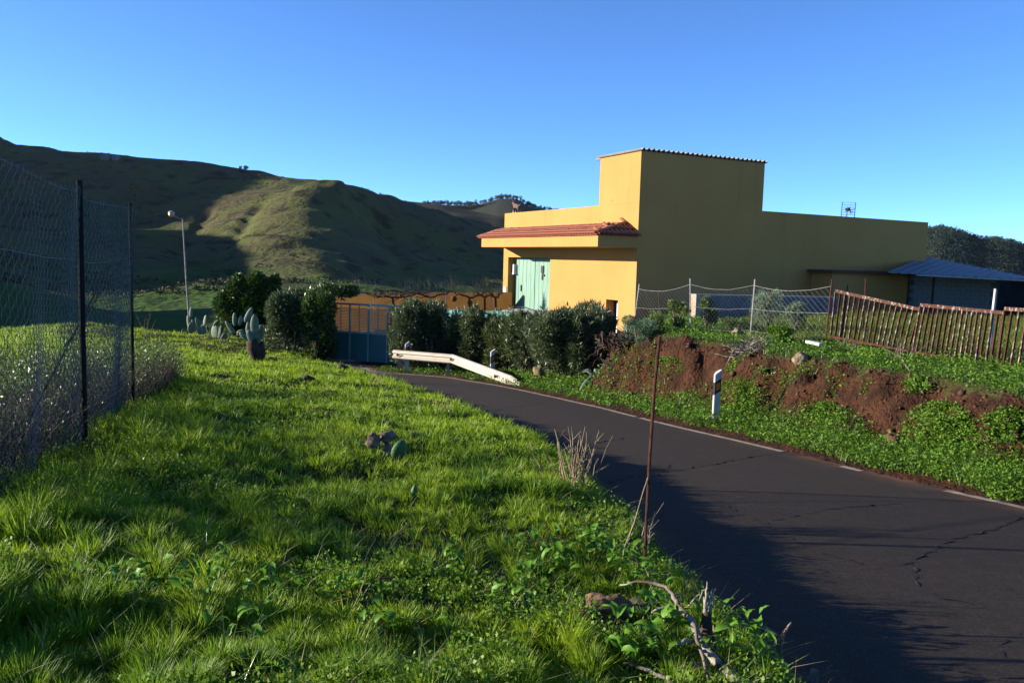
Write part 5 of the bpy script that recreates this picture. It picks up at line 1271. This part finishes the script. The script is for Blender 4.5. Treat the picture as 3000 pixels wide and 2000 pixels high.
def slopepatch(px, py, rx, ry, n, hgt, L, m, lab, seed):
    rn = np.random.default_rng(seed); base = GP(px, py); e = empty('weed_clump', base, lab, 'weed', 'leafy weed clumps on the red bank'); PP = []; 
    for i in range(n):
        a_ = rn.uniform(0, 6.283); r_ = rn.random()**.5; q = GP(px+rx*r_*math.cos(a_), py+ry*r_*math.sin(a_)); k = int(rn.integers(10, 18)); hh_ = hgt*(1-.75*r_*r_)*rn.uniform(.4, 1.1)
        PP.append(np.array(q)+np.stack([rn.normal(0, .05, k), rn.normal(0, .05, k), rn.uniform(0, 1, k)*hh_], -1))
    P = np.concatenate(PP); V, Q = leafcloud(P, rn.normal(size=P.shape)*[1, 1, .5]+[0, 0, .2], L*rn.uniform(.6, 1.3, len(P)), L*.8*rn.uniform(.6, 1.2, len(P)), rn, .15)
    o = link('foliage', npmesh('foliage', V, Q), m, e); o['kind'] = 'stuff'
slopepatch(2755, 1285, 110, 105, 420, .25, .04, CLOVER, 'largest leafy clump climbing the red bank beside the dark earth clod', 1)
slopepatch(2960, 1250, 75, 45, 160, .22, .04, CLOVER, 'leafy clump high on the red bank, uphill of the largest one', 2)
slopepatch(2965, 1415, 95, 55, 220, .19, .035, CLOVER, 'leafy clump at the bank foot by the white edge line', 3)
slopepatch(2165, 1165, 75, 55, 220, .20, .04, CLOVER, 'leafy clump growing right behind the marker post', 4)
slopepatch(2420, 1215, 60, 35, 120, .16, .04, CLOVER, 'thin leafy clump in the middle of the red bank', 5)
slopepatch(2560, 1045, 70, 28, 140, .2, .04, CLOVER, 'leafy clump on the bank crest below the sagging railing', 6)
slopepatch(2690, 1130, 35, 22, 60, .14, .04, CLOVER, 'small leafy tuft on the bank near the hanging stick', 7)
slopepatch(1960, 1075, 50, 28, 90, .18, .04, CLOVER, 'small leafy tuft under the bank crest behind the iron rod', 8)
# crumbs of earth and pebbles on the bank
N = 9000; y = rnd.uniform(6, 21, N); x = rnd.uniform(.1, .66, N)*y; z, so, dL, dR, dT, mm = ground(x, y, True); ok = (dR > .05) & (mm > .04) & (mm < .97); x, y, z = x[ok], y[ok], z[ok]; n = len(x)
s = rnd.lognormal(-4.1, .55, n)[:, None]; c = np.stack([x, y, z], -1)
o6 = np.array([[1, 0, 0], [-1, 0, 0], [0, 1, 0], [0, -1, 0], [0, 0, 1], [0, 0, -1]], float)
V = (c[:, None, :]+o6[None]*s[:, None]*rnd.uniform(.6, 1.3, (n, 6, 1))).reshape(-1, 3); k6 = np.arange(n)*6
T = np.concatenate([np.stack([k6+a_, k6+b_, k6+c_], -1) for a_, b_, c_ in ((0, 2, 4), (2, 1, 4), (1, 3, 4), (3, 0, 4), (2, 0, 5), (1, 2, 5), (3, 1, 5), (0, 3, 5))])
stuff('earth_crumbs', V, None, T, mat('earth_crumb', (.08, .031, .0135), (.04, .018, .01), 5, bs=.3), 'loose crumbs and pebbles of red earth on the bank', 'soil')

# ------------------------------------------------------------------ hill vegetation
def HP(px, py, y0=110., y1=1000.):
    d = ray(px, py); ys = np.linspace(y0, y1, 900); P = d[None]*(ys/d[1])[:, None]; b_ = P[:, 2] <= hill_z(P[:, 0], P[:, 1]); i = int(np.argmax(b_)) if b_.any() else 500; return Vector(P[i])
N = 9000; yy = np.exp(rnd.uniform(np.log(140), np.log(800), N)); xx = rnd.uniform(-.64, .02, N)*yy; dens = fbm(xx, yy, 55, 3, 231); k_ = dens > .06+.25*rnd.random(N); xx, yy = xx[k_], yy[k_]; zz = hill_z(xx, yy); n = len(xx)
r_ = rnd.uniform(.35, 1.15, n); m_ = 16
u = rnd.normal(size=(n, m_, 3)); u /= np.linalg.norm(u, axis=2, keepdims=True); u[:, :, 2] = np.abs(u[:, :, 2])
P = (np.stack([xx, yy, zz-.1], -1)[:, None]+u*r_[:, None, None]*rnd.uniform(.4, 1, (n, m_, 1))).reshape(-1, 3)
V, Q = leafcloud(P, u.reshape(-1, 3)+rnd.normal(size=P.shape)*.4, np.repeat(r_, m_)*.7, np.repeat(r_, m_)*.5, rnd)
stuff('hillside_scrub', V, Q, None, HILLBUSH, 'dark scrub scattered over the sunlit hillside', 'scrub')
def hilltree(px, py, hpx, wpx, lab, seed, name='hill_tree', m=HILLTREE, y0=200.):
    q = HP(px, py, y0); s = q.y/F; e = empty(name, q, lab, 'tree', 'trees on the far hillside'); Hh = hpx*s; Wd = wpx*s; rr = random.Random(seed)
    w = B(); w.tube([q-Vector((0, 0, .5)), q+Vector((0, 0, Hh*.3)), q+Vector((Hh*.02, 0, Hh*.6))], [Hh*.035, Hh*.028, Hh*.015], 6)
    for k in range(4): w.tube([q+Vector((0, 0, Hh*.3)), q+Vector((rr.uniform(-.35, .35)*Wd, rr.uniform(-.3, .3)*Wd, Hh*rr.uniform(.55, .8)))], [Hh*.018, Hh*.006], 5)
    w.build('trunk', BARK, e)
    P, u, rn = lumpy((q.x, q.y, q.z+Hh*.62), (Wd*.5, Wd*.5, Hh*.42), 700, seed, 9, .4); V, Q = leafcloud(P, u+rn.normal(size=P.shape)*.6, Hh*.10, Hh*.07, rn); o = link('crown', npmesh('crown', V, Q), m, e); o['kind'] = 'stuff'
hilltree(402, 585, 50, 60, 'rounded brownish, sunlit-tinted tree on the shaded hill, the larger of a pair', 71)
hilltree(478, 582, 42, 48, 'rounded brownish, sunlit-tinted tree on the shaded hill, the smaller of a pair', 72)
hilltree(717, 512, 24, 24, 'dark bushy tree breaking the skyline of the left ridge', 73, m=PINE, y0=500.)
hilltree(705, 508, 20, 9, 'slim dark tree on the skyline beside the bushy one', 74, m=PINE, y0=500.)
hilltree(770, 528, 18, 30, 'low dark thicket tree on the ridge where the skyline dips', 75, m=PINE, y0=500.)
def farbuilding(px0, px1, py0, py1, lab):
    q = HP((px0+px1)/2, py1+3, 400.); s = q.y/F; wx = (px1-px0)/2*s; hh_ = (py1-py0)*s+1.0
    e = empty('farm_building', q, lab, 'building', 'farm buildings on the ridge'); b_ = q
    w = B(); w.hexa([b_+Vector((sx*wx, sy*4, -2)) for sx, sy in ((-1, -1), (1, -1), (1, 1), (-1, 1))]+[b_+Vector((sx*wx, sy*4, hh_)) for sx, sy in ((-1, -1), (1, -1), (1, 1), (-1, 1))]); w.build('wall', ROOFTIN, e)
    w = B(); w.hexa([b_+Vector((sx*wx*1.08, sy*4.4, hh_+.01)) for sx, sy in ((-1, -1), (1, -1), (1, 1), (-1, 1))]+[b_+Vector((sx*wx*1.08, sy*4.4, hh_+.3)) for sx, sy in ((-1, -1), (1, -1), (1, 1), (-1, 1))]); w.build('roof', ROOFTIN, e)
farbuilding(300, 325, 453, 462, 'long low farm building on the left skyline ridge')
farbuilding(334, 346, 457, 464, 'small farm shed next to the long farm building on the skyline')
# pines on the far ridge
pb = B(); V_all = []; k = 0
fx = [p_[0] for p_ in far_sky]; fy = [p_[1] for p_ in far_sky]
tV = []; 
for i in range(230):
    px = rnd.uniform(1240, 1640); py = np.interp(px, fx, fy)+1; yv = 1650+rnd.uniform(-25, 10); q = PT(px, py+rnd.uniform(-1, 3), yv); hh_ = rnd.uniform(5, 10)
    pb.tube([q-np.array([0, 0, 2]), q+np.array([0, 0, hh_*.7])], [.35, .2], 4)
    m_ = 30; u = rnd.normal(size=(m_, 3)); u /= np.linalg.norm(u, axis=1, keepdims=True); P = q+np.array([0, 0, hh_*.68])+u*[hh_*.24, hh_*.24, hh_*.32]*rnd.uniform(.3, 1, (m_, 1)); tV.append((P, u))
P = np.concatenate([a_ for a_, b_ in tV]); U = np.concatenate([b_ for a_, b_ in tV]); V, Q = leafcloud(P, U+rnd.normal(size=P.shape)*.5, 2.2, 1.3, rnd)
stuff('ridge_pines', V, Q, None, PINE, 'row of dark pines along the far ridge beyond the house', 'pine wood')
o = pb.build('ridge_pine_trunks', BARK); tag(o, 'thin trunks of the pines on the far ridge', 'pine wood', None, 'stuff')
# forest on the right hill
Pf = []; Uf = []; Sf = []
rows_, cols_ = FV.shape[:2]
for i in range(5200):
    a_ = rnd.uniform(2, 7.9); b_ = rnd.uniform(cols_*.40, cols_*.93); i0, j0 = int(a_), int(b_); fa, fb = a_-i0, b_-j0
    i1, j1 = min(i0+1, rows_-1), min(j0+1, cols_-1)
    q = FV[i0, j0]*(1-fa)*(1-fb)+FV[i1, j0]*fa*(1-fb)+FV[i0, j1]*(1-fa)*fb+FV[i1, j1]*fa*fb
    s = rnd.uniform(1.5, 2.9); m_ = 22; u = rnd.normal(size=(m_, 3)); u /= np.linalg.norm(u, axis=1, keepdims=True)
    Pf.append(q+np.array([0, 0, s*.8])+u*s*[.9, .9, 1.1]*rnd.uniform(.45, 1, (m_, 1))); Uf.append(u); Sf.append(np.full(m_, s))
Pf = np.concatenate(Pf); Uf = np.concatenate(Uf); Sf = np.concatenate(Sf)
V, Q = leafcloud(Pf, Uf+rnd.normal(size=Pf.shape)*.5, Sf*.5, Sf*.36, rnd)
stuff('forest', V, Q, None, leafmat('forest_leaf', (.008, .023, .017), (.022, .044, .026), None, .1, .9), 'dense dark wood covering the hill behind the shed', 'forest')

# ------------------------------------------------------------------ thin haze over the valley
w = B(); w.hexa([(-1500, -120, -420), (1900, -120, -420), (1900, 2150, -420), (-1500, 2150, -420), (-1500, -120, 420), (1900, -120, 420), (1900, 2150, 420), (-1500, 2150, 420)])
hm = bpy.data.materials.new('haze_air'); hm.use_nodes = True; nt = hm.node_tree; nt.nodes.clear()
ou = nt.nodes.new('ShaderNodeOutputMaterial'); pv = nt.nodes.new('ShaderNodeVolumePrincipled'); pv.inputs['Color'].default_value = (.75, .86, 1.0, 1); pv.inputs['Density'].default_value = 0.000012; pv.inputs['Anisotropy'].default_value = .2
nt.links.new(pv.outputs[0], ou.inputs['Volume'])
hz_o = w.build('haze', hm); tag(hz_o, 'thin bluish haze filling the valley air', 'haze', None, 'stuff')
